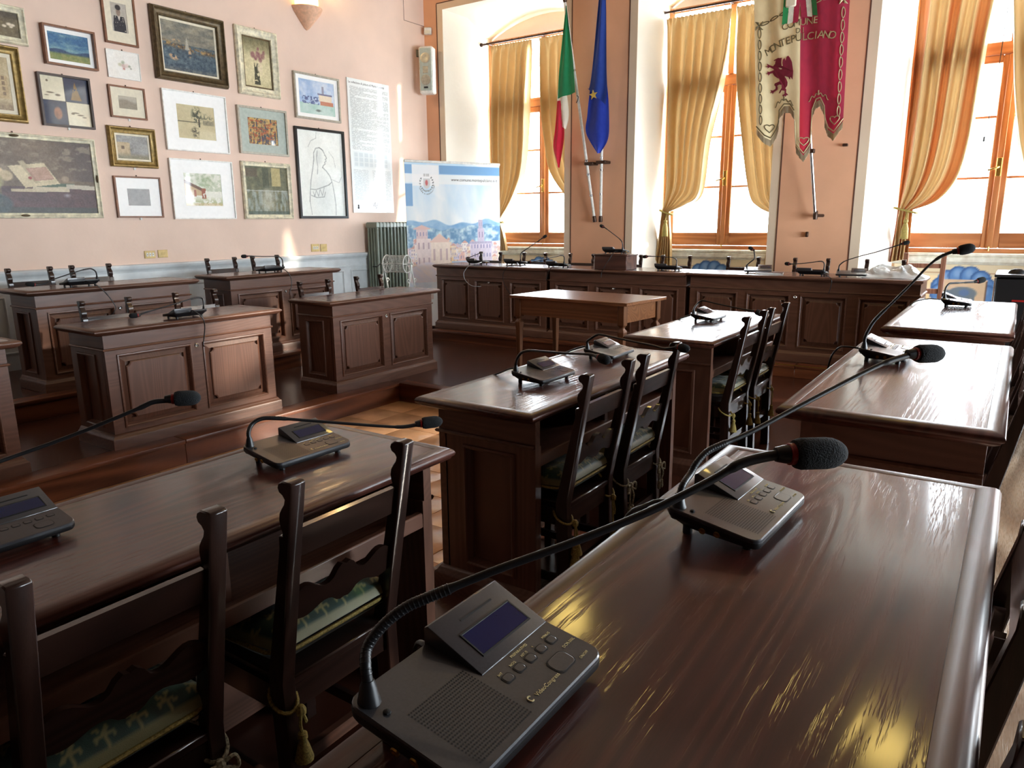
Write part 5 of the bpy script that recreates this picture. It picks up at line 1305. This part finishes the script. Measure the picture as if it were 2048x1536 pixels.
gp.prism(GRIF, .010, .014, lambda a, b, c: gpt(.285+a*sc/.9*1.12, 2.755+b*sc, c)); gp.build('griffin_emblem', plain('crimson_applique', (118, 18, 46), rough=.8), gf, smooth=False)
# ribbon in three colours over the top
for s, (xa, xb) in enumerate(((-.055, -.105), (.03, .10))):
    for k, c in enumerate(((30, 128, 72), (222, 220, 206), (150, 26, 56)) if s == 0 else ((150, 26, 56), (222, 220, 206), (30, 128, 72))):
        u0 = .47+xa*.6+.055*k-.05; u1 = .47+xb+.058*k-.05
        P = [[gpt(u0+(u1-u0)*t+w*.056, 3.98-(3.98-(3.27+.05*s))*t+.012*w*(1-2*s), .03+.012*math.sin(t*5+s)) for w in (0, .5, 1)] for t in np.linspace(0, 1, 10)]
        MB().grid(P).build('tricolour_ribbon', plain('ribbon_%d%d' % (s, k), c, rough=.6), gf, recalc=False)
MB().box(-2.18, -2.08, GY-.05, GY-.02, 3.42, 3.52).build('cream_ribbon_knot', MATC, gf, bevel=.01)
for (x, z, w, h) in ((-1.60, 2.13, .05, .026), (-1.905, 1.235, .026, .055)):
    k = tag(MB().box(x-w/2, x+w/2, YW-.05, YW-.011, z-h/2, z+h/2).build('wall_hook', ROD, bevel=.005), 'small dark wall hook on the pier %s' % ('right of the banner pole' if z > 2 else 'below the banner pole'), 'hook')

# ================================================================== PAINTINGS
def nz2(u, v, s=8, sd=0): return fbm(u*s, v*s, sd, 4)
def p_flowers(u, v):
    img = mix((86, 74, 52), (128, 112, 78), nz2(u, v, 7, 1)); img = mix(img, (60, 52, 44), np.clip((v-.55)*2, 0, .7))
    for x, y, r in ((.80, .52, .07), (.88, .5, .06), (.7, .42, .06), (.55, .5, .07), (.84, .42, .05)): img = put(img, ell(u, v, x, y, r, r*1.2, .5), (214, 200, 176))
    return img
def p_blue(u, v):
    n = nz2(u*.6, v, 10, 2)
    img = mix((44, 96, 140), (132, 168, 170), np.clip(n*1.3-.2+.3*np.sin(v*6), 0, 1)); img = put(img, np.clip((.38+.05*np.sin(u*8)-v)*30, 0, 1), (40, 66, 100))
    img = mix(img, mix((96, 120, 62), (162, 152, 92), nz2(u, v, 9, 3)), np.clip((.30-v)*12, 0, 1)); return img
def p_four(u, v):
    d = ((u > .5) == (v > .5)); img = np.where(d[..., None], np.array((52, 60, 82.)), np.array((226, 216, 188.)))
    img = img+(nz2(u, v, 14, 4)[..., None]-.5)*14
    img = put(img, ((v > .55) & (v < .93) & (np.abs(u-.73) < (.93-v)*.30)).astype(float)*(nz2(u, v, 22, 5) > .3), (134, 104, 56))
    img = put(img, ell(u, v, .31, .24, .10, .15, .3)*(.6+.4*nz2(u, v, 20, 6)), (176, 112, 80)); img = put(img, ell(u, v, .28, .2, .03, .10, .4)*.5, (110, 70, 54))
    for x, y, rx, ry in ((.20, .66, .10, .018), (.35, .62, .07, .03), (.12, .60, .06, .012), (.16, .90, .03, .03), (.68, .28, .10, .018), (.78, .24, .09, .02), (.86, .20, .06, .015), (.62, .26, .05, .025)):
        img = put(img, ell(u, v, x, y, rx, ry, .5), (112, 96, 74))
    img = put(img, (np.abs(u-.5) < .006)+(np.abs(v-.5) < .006)+0., (70, 62, 60)); return img
def p_goldL(u, v):
    img = mix((168, 146, 108), (204, 186, 146), nz2(u, v, 6, 7)); img = put(img, rec(u, v, .45, .95, .22, .66), (186, 160, 118))
    for i in range(3):
        for j in range(4): img = put(img, rec(u, v, .5+i*.15, .57+i*.15, .28+j*.10, .345+j*.10), (130, 106, 78))
    img = put(img, np.clip((.2-v)*8, 0, 1)*nz2(u, v, 24, 8), (120, 96, 74)); return img
def p_still(u, v):
    n = nz2(u, v, 16, 9); n2 = nz2(u, v, 5, 10)
    img = mix((82, 66, 52), (140, 118, 92), n2*.9); img = mix(img, (62, 50, 52), np.clip((u-.75)*3, 0, .6)*(v > .45))
    img = put(img, np.clip((n-.55)*6, 0, .7)*(v > .55), (150, 136, 116))
    img = put(img, ((v < .36) & (u > .38)).astype(float), mix((66, 44, 48), (96, 66, 66), n)); img = put(img, ((v < .08)).astype(float), (62, 60, 56))
    img = put(img, ((v > .36) & (v < .42) & (u > .6) & (u < .86)).astype(float), (74, 92, 72))
    for x, y, r, c in ((.30, .56, .055, (204, 160, 132)), (.37, .55, .045, (214, 188, 150)), (.26, .60, .05, (176, 120, 112)), (.42, .50, .05, (190, 170, 134)), (.22, .47, .08, (150, 148, 110)), (.33, .42, .08, (160, 152, 112)), (.28, .20, .11, (84, 100, 82)), (.36, .12, .09, (64, 76, 78)), (.2, .3, .1, (100, 108, 84)), (.80, .48, .03, (160, 140, 116))):
        img = put(img, ell(u, v, x, y, r, r*1.6, .25)*(.6+.6*n), c)
    def quad(cx, cy, w, h, sk, c):
        nonlocal img
        a = (u-cx)+(v-cy)*sk; b = (v-cy)-(u-cx)*sk*.9
        img = put(img, ((np.abs(a) < w) & (np.abs(b) < h)).astype(float), mix(np.array(c)-16, np.array(c)+10, n))
    quad(.60, .52, .125, .155, .32, (206, 190, 154)); quad(.57, .56, .02, .16, .32, (176, 160, 128)); quad(.64, .54, .07, .09, .28, (168, 130, 112)); quad(.645, .545, .06, .075, .28, (186, 150, 128))
    quad(.70, .33, .12, .035, .05, (196, 182, 154)); quad(.90, .37, .10, .03, -.1, (190, 180, 160)); quad(.52, .31, .08, .02, .05, (186, 170, 140))
    img = put(img, ell(u, v, .57, .48, .015, .025, .4), (150, 60, 60)); img = put(img, ell(u, v, .80, .25, .03, .04, .8)*.5, (200, 206, 214)); return img
def p_portrait(u, v):
    img = mix((168, 160, 148), (196, 188, 174), nz2(u, v, 9, 11))
    img = put(img, ((v < .55) & (np.abs(u-.5) < .40-.25*np.clip(v-.25, 0, 1))).astype(float)*(nz2(u, v, 16, 12) > .25), (36, 36, 44)); img = put(img, ((v < .58) & (v > .40) & (np.abs(u-.5) < (v-.38)*.5)).astype(float), (206, 200, 188))
    img = put(img, ell(u, v, .48, .70, .15, .17, .2), (150, 128, 112)); img = put(img, ell(u, v, .48, .85, .20, .11, .3), (40, 36, 38)); img = put(img, ell(u, v, .43, .71, .025, .015, .5)+ell(u, v, .55, .71, .025, .015, .5), (50, 44, 44)); return img
def p_white(u, v):
    img = mix((236, 232, 222), (246, 244, 238), nz2(u, v, 5, 13))
    for x, y, r, c in ((.38, .50, .08, (190, 186, 150)), (.50, .47, .10, (196, 160, 150)), (.60, .50, .10, (226, 206, 196)), (.48, .60, .08, (170, 176, 150)), (.68, .48, .06, (150, 154, 130)), (.5, .36, .05, (190, 120, 110)), (.72, .40, .04, (140, 134, 120))): img = put(img, ell(u, v, x, y, r, r*1.1, .6)*(.4+.7*nz2(u, v, 22, 14)), c)
    return img
def p_small(u, v): return mix(mix((136, 126, 110), (160, 150, 132), nz2(u, v, 9, 15)), (184, 176, 160), np.clip((v-.55-.1*np.sin(u*5))*5, 0, 1))
def p_goldsm(u, v):
    img = mix((132, 130, 126), (170, 168, 164), nz2(u, v, 5, 16)); img = put(img, ((u < .42) & (v > .12) & (v < .72-.1*np.abs(u-.2))).astype(float), (186, 164, 130)); img = put(img, rec(u, v, .14, .24, .42, .56), (112, 92, 72))
    img = mix(img, mix((120, 116, 96), (156, 146, 118), nz2(u, v, 14, 17)), np.clip((.28-v)*5, 0, 1)); img = put(img, ell(u, v, .45, .40, .1, .3, .8)*.7*nz2(u, v, 20, 18), (96, 92, 84)); return img
def p_gray(u, v): return mix((150, 152, 154), (184, 186, 186), nz2(u, v, 5, 19)*.8+.2*v)
def p_marine(u, v):
    n = nz2(u, v, 22, 20); n2 = nz2(u*.7, v*1.6, 9, 21)
    sky = mix((98, 100, 96), (172, 162, 138), n2*1.1-.05); sea = mix((44, 62, 78), (104, 122, 128), n*1.3-.2)
    img = np.where((v > .56)[..., None], sky, sea)
    coast = np.exp(-((v-.56+.06*np.sin(u*3.5)+.22*np.clip(u-.45, 0, 1))/.05)**2)
    img = mix(img, mix((186, 150, 92), (60, 52, 50), nz2(u, v, 30, 22)*1.4-.2), np.clip(coast*1.2, 0, 1)*(nz2(u, v, 18, 23) > .40))
    for x, y, rx, ry in ((.2, .26, .10, .07), (.14, .30, .05, .04), (.26, .62, .10, .04), (.50, .40, .04, .12)): img = put(img, ell(u, v, x, y, rx, ry, .6)*(n > .45), (194, 160, 124))
    img = put(img, ((v > .46) & (v < .74) & (np.abs(u-.46) < (.74-v)*.16)).astype(float)*.85, (178, 172, 156)); img = mix(img, (136, 116, 98), np.clip((.10-v)*8, 0, .7)*n); return img
def p_tree(u, v):
    img = mix((190, 176, 136), (212, 200, 162), nz2(u, v, 5, 24)); ink = np.clip((nz2(u, v, 22, 25)-.42)*5, 0, 1)
    img = put(img, ell(u, v, .52, .70, .17, .32, .5)*ink, (74, 78, 62)); img = put(img, ell(u, v, .80, .62, .22, .22, .6)*ink*.8, (96, 98, 80)); img = put(img, rec(u, v, .55, .59, .36, .6), (64, 62, 52))
    img = put(img, rec(u, v, .68, .98, .44, .58)*.6, (120, 116, 98)); img = put(img, (np.abs(v-.5) < .012)*(u < .6)*.7, (84, 80, 66)); img = put(img, ell(u, v, .45, .2, .14, .20, .6)*ink, (90, 84, 68)); img = put(img, np.clip((.35-v)*4, 0, .6)*(u > .55), (222, 212, 176)); return img
def p_village(u, v):
    n = nz2(u, v, 14, 26); img = mix((226, 226, 212), (240, 238, 226), n); img = put(img, (v > .45)*np.clip((n-.38)*3, 0, .7), (178, 190, 160)); img = put(img, ell(u, v, .55, .75, .3, .25, .6)*n, (150, 170, 128))
    img = put(img, ((v > .32) & (v < .74-.55*u) & (u < .48)).astype(float), (196, 168, 130)); img = put(img, ((v < .80-.55*u) & (v > .70-.55*u) & (u < .5)).astype(float), (120, 92, 76)); img = put(img, rec(u, v, .24, .30, .28, .48)+rec(u, v, .44, .56, .22, .54)*(n > .4), (160, 96, 76))
    img = put(img, np.clip((.30-v)*4, 0, .7)*(n > .45), (170, 176, 124)); img = put(img, rec(u, v, 0, 1, 0, .08)*.5, (206, 178, 128)); return img
def p_vase(u, v):
    n = nz2(u, v, 16, 27); img = mix((156, 144, 104), (218, 206, 164), np.clip(1.2-1.1*np.abs(v-.35)-.5*np.abs(u-.5)+(n-.5)*.5, 0, 1)); img = mix(img, (96, 92, 64), np.clip((v-.68)*2.6+(n-.5)*.6, 0, .85))
    img = put(img, ((v < .50) & (v > .04) & (np.abs(u-.46) < .09+.10*np.clip(.30-v, 0, .3))).astype(float)*(n > .3), (66, 66, 50)); img = put(img, ell(u, v, .58, .40, .12, .17, .5)*(n > .35), (224, 208, 176))
    for x, y, r in ((.35, .66, .11), (.55, .68, .12), (.72, .66, .10), (.45, .60, .08), (.62, .58, .09), (.78, .74, .07), (.56, .80, .06)): img = put(img, ell(u, v, x, y, r, r*.8, .5)*(.3+.9*n), (132, 78, 88))
    return img
def p_abst(u, v):
    a = nz2(u*1.4, v*1.4, 6, 28); b = nz2(u*3, v, 8, 29); img = mix((176, 140, 84), (206, 172, 110), a); img = put(img, np.clip((b-.46)*6, 0, 1), (52, 60, 78)); img = put(img, np.clip((nz2(u, v*2, 9, 30)-.52)*7, 0, 1)*.9, (168, 84, 52)); img = put(img, np.clip((nz2(u, v, 14, 31)-.60)*8, 0, 1), (90, 76, 50))
    img = put(img, rec(u, v, .44, .53, 0, .25)*.7, (56, 66, 104)); img = put(img, ((v < .12) | (v > .92)).astype(float)*(b < .5), (200, 164, 96)); return img
def p_water(u, v):
    n = nz2(u, v, 13, 32); img = mix((66, 74, 56), (132, 124, 88), n); img = put(img, rec(u, v, .62, .84, .6, .99)*.8, (196, 178, 120)); img = put(img, rec(u, v, .40, .55, .55, .98)*(n > .35), (70, 76, 54)); img = put(img, rec(u, v, 0, .28, .78, .97)*.7, (84, 72, 56))
    img = put(img, (v < .52)*np.clip((nz2(u*2.2, v*.8, 9, 33)-.36)*3, 0, .9), (150, 158, 148)); img = put(img, ell(u, v, .5, .30, .20, .34, .6)*.7, (188, 184, 164)); img = put(img, (np.abs(v-.50) < .01)*.8, (180, 180, 168)); img = put(img, (v < .07).astype(float)*.7, (70, 86, 76)); return img
def p_town(u, v):
    n = nz2(u, v, 7, 34); img = mix((156, 184, 220), (226, 232, 240), np.clip(n*1.3-.2+.5*(u-.5), 0, 1)); img = put(img, (v < .32).astype(float)*.9, mix((150, 196, 178), (222, 232, 224), nz2(u, v, 5, 35)))
    img = put(img, ((v > .30) & (v < .52) & (u > .08) & (u < .55) & (nz2(u, v, 24, 36) > .5)).astype(float), (90, 104, 150)); img = put(img, rec(u, v, .55, .92, .40, .62), (230, 214, 190)); img = put(img, rec(u, v, .58, .96, .30, .42), (196, 130, 104)); img = put(img, rec(u, v, .64, .70, .60, .86), (150, 150, 170)); img = put(img, ((v > .6) & (v < .64) & (u > .52) & (u < .94)).astype(float), (120, 120, 150)); img = put(img, ell(u, v, .52, .12, .10, .05, .6)*(n > .45), (110, 120, 116)); return img
def stroke(img, u, v, pts, w, col, k=.8):
    P = [((x-628)/307., 1-(y-835)/550.) for x, y in pts]; asp = 1.62
    d = np.full(u.shape, 9.0)
    for (x0, y0), (x1, y1) in zip(P, P[1:]):
        dx, dy = x1-x0, (y1-y0)*asp; t = np.clip(((u-x0)*dx+(v-y0)*asp*dy)/(dx*dx+dy*dy+1e-9), 0, 1)
        d = np.minimum(d, np.hypot(u-x0-t*dx, (v-y0)*asp-t*dy))
    return put(img, np.clip(1-d/w, 0, 1)*k*(.45+.8*fbm(u*26, v*26, 38, 3)), col)
def p_woman2(u, v, img):
    c = (104, 108, 106)
    img = put(img, ell(u, v, .45, .70, .11, .13, .6)*.35, (190, 196, 192)); img = put(img, ell(u, v, .50, .25, .33, .30, .8)*.22, (180, 188, 186))
    for pts, w in (([(800, 955), (775, 938), (750, 945), (735, 975), (733, 1020), (722, 1080), (706, 1150), (697, 1220), (690, 1290)], .014), ([(775, 940), (792, 948), (803, 965), (812, 985), (822, 1003), (812, 1012), (818, 1022), (806, 1030), (809, 1042), (796, 1052), (790, 1066)], .013),
                   ([(760, 960), (752, 1010), (758, 1060), (752, 1110)], .010), ([(790, 1066), (812, 1085), (838, 1120), (853, 1170), (862, 1240), (868, 1310), (866, 1378)], .013), ([(700, 1210), (735, 1212), (780, 1196), (826, 1178), (846, 1160)], .014), ([(702, 1250), (740, 1264), (790, 1258), (800, 1225)], .012), ([(715, 1225), (725, 1255), (738, 1215), (750, 1256), (764, 1208), (778, 1250), (792, 1198)], .010),
                   ([(690, 1290), (696, 1340), (700, 1375)], .009), ([(700, 940), (720, 900), (756, 880), (760, 842)], .006), ([(840, 960), (870, 1000), (880, 1060)], .006), ([(806, 985), (816, 988)], .008), ([(846, 1140), (900, 1160), (920, 1120)], .006)):
        img = stroke(img, u, v, pts, w, c)
    return img
def p_woman(u, v):
    n = nz2(u, v, 8, 37); img = mix((236, 238, 230), (248, 250, 244), n); return p_woman2(u, v, img)
    def line(f, w=.010, k=.75):
        nonlocal img
        img = put(img, np.clip((w-np.abs(f))/w, 0, 1)*k*(.5+.7*nz2(u, v, 26, 38)), (120, 120, 116))
    d = np.hypot((u-.46)/.13, (v-.74)/.085); line((d-1)*.10, .012, .9*1); img = put(img, ell(u, v, .46, .74, .12, .08, .3)*.35, (196, 200, 194))
    for cx, s, vb in ((.42, -1, .30), (.60, 1, .28)):
        xx = cx+s*(.02+.55*np.clip(.68-v, 0, .45)**1.15); img = put(img, np.clip((.011-np.abs(u-xx))/.011, 0, 1)*(v < .70)*(v > vb)*.8, (128, 126, 122))
    img = put(img, np.clip((.010-np.abs(u-(.60+.03*np.sin(v*40))))/.010, 0, 1)*((v > .64) & (v < .78))*.8, (120, 118, 114))
    img = put(img, (ell(u, v, .40, .22, .16, .07, .5)*(n > .5)+ell(u, v, .62, .30, .12, .05, .5)*(n > .5))*.8, (130, 134, 126)); img = put(img, np.clip((.012-np.abs(v-(.18+.10*u)))/.012, 0, 1)*((u > .24) & (u < .8))*.5, (140, 140, 134)); img = put(img, ell(u, v, .55, .50, .4, .55, .8)*.10, (170, 178, 176)); return img

def picture(label, y0, y1, z0, z1, fm, fw_, fd, fn, art_mat, mat_mat=None, mw=0.0, mb_=None, prof='plain', nx=56, hang=False, corner=None):
    w, h = y1-y0, z1-z0
    p = thing('framed_painting', label, 'painting', (XL+.006, (y0+y1)/2, (z0+z1)/2), (R(90), 0, R(90)), 'pictures on the left wall')
    P = {'plain': [(0, 0), (0, fd), (.002, fd+.002), (fw_-.002, fd+.002), (fw_, fd), (fw_, .004)],
         'scoop': [(0, 0), (0, fd*.55), (fw_*.08, fd*.7), (fw_*.16, fd), (fw_*.28, fd), (fw_*.36, fd*.82), (fw_*.6, fd*.55), (fw_*.78, fd*.48), (fw_*.84, fd*.58), (fw_*.93, fd*.58), (fw_, fd*.42), (fw_, .004)],
         'box': [(0, 0), (0, fd), (fw_, fd), (fw_, .006)]}[prof]
    MB().rectloft(-w/2, w/2, -h/2, h/2, P, cap1=False).build('frame', fm, p, ang=30)
    MB().box(-w/2+.003, w/2-.003, -h/2+.003, h/2-.003, 0, .004).build('backing_board', FDARK, p, smooth=False)
    iw, ih = w-2*fw_, h-2*fw_; zc = .006
    if corner:
        for sx, sy, lx, ly in ((0, 1, .075, .022), (0, -1, .075, .022), (1, 0, .018, .07), (-1, 0, .018, .07)):
            MB().lathe([(.5, 0), (.42, .006), (.2, .009), (0, .01)], n=12).build('gilt_ornament', DGOLD, p)
            o = COL.objects[-1] if False else p.children[-1]
            o.scale = (lx, ly, 1); o.location = (sx*(w/2-fw_/2), sy*(h/2-fw_/2), fd)
    if mat_mat:
        mb2 = mb_ if mb_ is not None else mw
        MB().rectloft(-iw/2, iw/2, -ih/2, ih/2, [(0, .007), (0, .010), (min(mw, mb2), .010)], cap1=False)
        fr = MB()
        a, b = iw/2-mw, ih/2-mb2
        fr.box(-iw/2, iw/2, b, ih/2, .006, .010).box(-iw/2, iw/2, -ih/2, -b, .006, .010).box(-iw/2, -a, -b, b, .006, .010).box(a, iw/2, -b, b, .006, .010)
        fr.build('passepartout', mat_mat, p, smooth=False)
        iw, ih = 2*a, 2*b; zc = .0065
    nx = int(nx*1.5)
    def fn2(u, v):
        k = 16 if art_mat is OIL else 7
        return fn(u, v)+((fbm(u*iw*130, v*ih*130, 77, 3)-.5)*k*2.2+(fbm(u*iw*45, v*ih*45, 78, 3)-.5)*k*1.6)[..., None]
    canvas('painted_picture', iw, ih, nx, max(20, int(nx*ih/iw)), fn2, art_mat, p, zc)
    if hang: MB().box(-.010, .010, -h/2-.022, -h/2, 0, .006).build('number_tag', WHITEP, p, smooth=False)
    MB().box(-.006, .006, h/2, h/2+.014, 0, .004).build('hanging_eye', ROD, p, smooth=False)
    return p
picture('flower painting in a pale frame, cut by the top left corner', 2.74, 3.212, 2.888, 3.189, WGOLD, .055, .035, p_flowers, OIL, prof='scoop')
picture('green and blue hill landscape in a deep brown box frame', 3.327, 3.770, 2.773, 3.101, FBROWN, .016, .05, p_blue, OIL, MATW, .035, prof='box')
picture('four-square picture of cream and dark blue fields with a shell', 3.240, 3.681, 2.256, 2.696, FDARK, .018, .035, p_four, GLAZED, prof='box', hang=True, nx=80)
picture('brown town view in a wide gilt frame, cut by the left edge', 2.62, 3.121, 2.255, 2.865, GOLD, .065, .05, p_goldL, OIL, MATC, .03, prof='scoop')
picture('large still life with books, letters and roses in a white gilt frame', 2.315, 3.662, 1.462, 2.171, WGOLD, .045, .03, p_still, OIL, prof='scoop', nx=150, corner=True)
picture('dark portrait of a seated figure in a brown frame with a wide cream mount', 3.881, 4.194, 3.046, 3.521, FBROWN, .018, .022, p_portrait, GLAZED, MATC, .065, .095, prof='box')
picture('small white sheet with pale flowers, unframed under glass', 3.873, 4.187, 2.745, 2.993, FWHITE, .006, .012, p_white, GLAZED, prof='box')
picture('tiny brown field landscape with a cream mount in a thin brown frame', 3.850, 4.201, 2.389, 2.679, FBROWN, .016, .022, p_small, GLAZED, MATC, .072, .072, prof='box', hang=True)
picture('small house scene in a stepped gilt frame', 3.792, 4.256, 1.939, 2.311, GOLD, .062, .045, p_goldsm, OIL, MATC, .018, prof='scoop', hang=True)
picture('plain gray print with a wide white mount in a brown frame', 3.797, 4.261, 1.465, 1.856, FBROWN, .016, .022, p_gray, GLAZED, MATW, .105, .10, prof='box', hang=True)
picture('big harbour painting with a sail in a heavy dark frame', 4.337, 5.131, 2.798, 3.470, DGOLD, .085, .07, p_marine, OIL, MATC, .022, prof='scoop', nx=110)
picture('ink drawing of trees on tan paper with a very wide white mount', 4.375, 5.092, 2.133, 2.715, FWHITE, .012, .025, p_tree, GLAZED, MATW, .135, .115, prof='box', nx=80)
picture('pale village watercolour with a very wide white mount', 4.377, 5.102, 1.451, 2.053, FWHITE, .012, .025, p_village, GLAZED, MATW, .135, .125, prof='box', nx=80)
picture('bouquet in a dark vase, in a beaded white gilt frame', 5.276, 5.819, 2.779, 3.474, WGOLD, .085, .045, p_vase, OIL, DGOLD, .016, prof='scoop', nx=70)
picture('small abstract picture of ochre and blue patches with a grey green mount', 5.226, 5.880, 2.156, 2.658, FSILV, .022, .03, p_abst, GLAZED, MATG, .11, .09, prof='box', nx=70)
picture('waterfall and mill painting in a light gilt frame', 5.217, 5.885, 1.450, 2.075, WGOLD, .05, .035, p_water, OIL, prof='scoop', nx=80)
picture('light blue town watercolour with a tower in a silver frame', 6.024, 6.720, 2.609, 3.123, FSILV, .022, .03, p_town, GLAZED, MATW, .055, .045, prof='box', nx=80)
picture('pencil drawing of a veiled woman in profile in a black frame', 5.986, 6.755, 1.453, 2.512, FBLACK, .03, .03, p_woman, GLAZED, prof='plain', nx=80)

def p_poster(u, v):
    img = mix((226, 232, 230), (238, 242, 240), nz2(u, v, 4, 40)); up_ = (v > .475) & (v < .945) & (u > .05) & (u < .965)
    rows = np.floor(v*150); ln = (np.sin(v*150*2*PI) > -.1); w = fbm(u*120, rows*1.7, 41, 2) > .38
    gap = np.zeros_like(u)
    for vv, u0 in ((.915, .36), (.873, .16), (.785, .56), (.722, .55), (.695, .70), (.632, .20), (.590, .40), (.545, .22), (.520, .28)): gap = np.maximum(gap, ((np.abs(v-vv) < .006) & (u > u0)).astype(float))
    img = put(img, (up_ & ln & w).astype(float)*.55*(1-gap), (120, 126, 126)); lo = (v > .10) & (v < .33) & (((u > .05) & (u < .40)) | ((u > .50) & (u < .96)))
    img = put(img, (lo & ln & w).astype(float)*.42, (124, 132, 134)); img = put(img, ((v > .345) & (v < .465) & (u > .06) & (u < .95)).astype(float)*.18, (190, 206, 212))
    for i in range(7):
        for j in range(3): img = put(img, rec(u, v, .08+i*.12, .165+i*.12, .355+j*.036, .383+j*.036)*.25, (150, 166, 174))
    return img
po = thing('info_poster', 'tall narrow printed text poster right of the woman drawing', 'poster', (XL+.004, (6.866+7.617)/2, (1.527+3.174)/2), (R(90), 0, R(90)))
MB().box(-.376, .376, -.824, .824, 0, .010).build('panel', FWHITE, po, smooth=False)
canvas('printed_face', .748, 1.644, 90, 300, p_poster, POSTER, po, .0106)
text('La collezione di pittura di Mario Calderai', .0385, INK, po, (-.355, .765, .0112), (0, 0, 0), .0003, name='title_lettering')
MB().lathe([(0, 0), (.014, 0), (.014, .0006), (0, .0006)], (-.285, -.735, .011), 10).box(-.300, -.270, -.775, -.748, .011, .0116).build('crest_mark', INK, po, smooth=False)
sg = MB().tube(spline([(-.02, -.705, .0115), (0, -.74, .0115), (.02, -.69, .0115), (.035, -.77, .0115), (.06, -.72, .0115), (.075, -.70, .0115)], 6), .0022, 5).build('signature_mark', INK, po)

# ================================================================== WALL LAMPS
SHADE = emit_mat('lit_lamp_glass', (255, 206, 116), 2.2)
CER = plain('pale_terracotta_ceramic', (226, 178, 146), rough=.5)
def sconce(label, loc, rz):
    s = thing('wall_sconce', label, 'lamp', loc, rz, 'cone shaped wall lamps')
    MB().lathe([(.002, -.20), (.03, -.185), (.09, -.12), (.175, -.02), (.195, .02), (.196, .035), (.185, .035), (.165, 0), (.09, -.08)], n=18, a0=PI, a1=2*PI).build('ceramic_cone', CER, s)
    MB().lathe([(.150, .01), (.152, .08), (.156, .30), (.150, .30), (.145, .02)], n=18, a0=PI, a1=2*PI).build('lit_glass', SHADE, s)
    MB().box(-.02, .02, -.012, 0, -.10, .30).build('back_plate', BRASS, s, smooth=False)
    MB().tube([(.165, -.01, .02), (.165, -.01, .28)], .006, 6).build('cord_clip', BRASS, s)
    l = bpy.data.lights.new('lamp_bulb', 'POINT'); l.energy = 14; l.color = (1, .72, .36); l.shadow_soft_size = .05
    o = bpy.data.objects.new('lamp_bulb', l); COL.objects.link(o); o.parent = s; o.location = (0, -.10, .36)
sconce('lit wall lamp with a pale ceramic cone at the top of the left wall', (XL+.002, 6.285, 3.80), R(90))
def pendant(label, loc):
    p = thing('pendant_lamp', label, 'lamp', loc, 0, 'ceiling lamps above the picture')
    MB().lathe([(.002, -.10), (.10, -.075), (.16, 0), (.13, .09), (.05, .12), (.03, .14)], n=20).build('lit_globe', PEND, p)
    MB().tube([(0, 0, .13), (0, 0, ZC-loc[2])], .008, 8).build('hanging_rod', BRASS, p); MB().lathe([(.06, -.03), (.06, 0), (.002, 0)], (0, 0, ZC-loc[2]), 16).build('ceiling_rose', BRASS, p)
PEND = emit_mat('lit_globe_glass', (255, 218, 120), 9.0)
pendant('warm ceiling globe high over the right-hand desks, above the picture', (-.34, 4.6, 3.62))
pendant('warm ceiling globe high over the middle desks, above the picture', (-2.75, 4.8, 3.62))
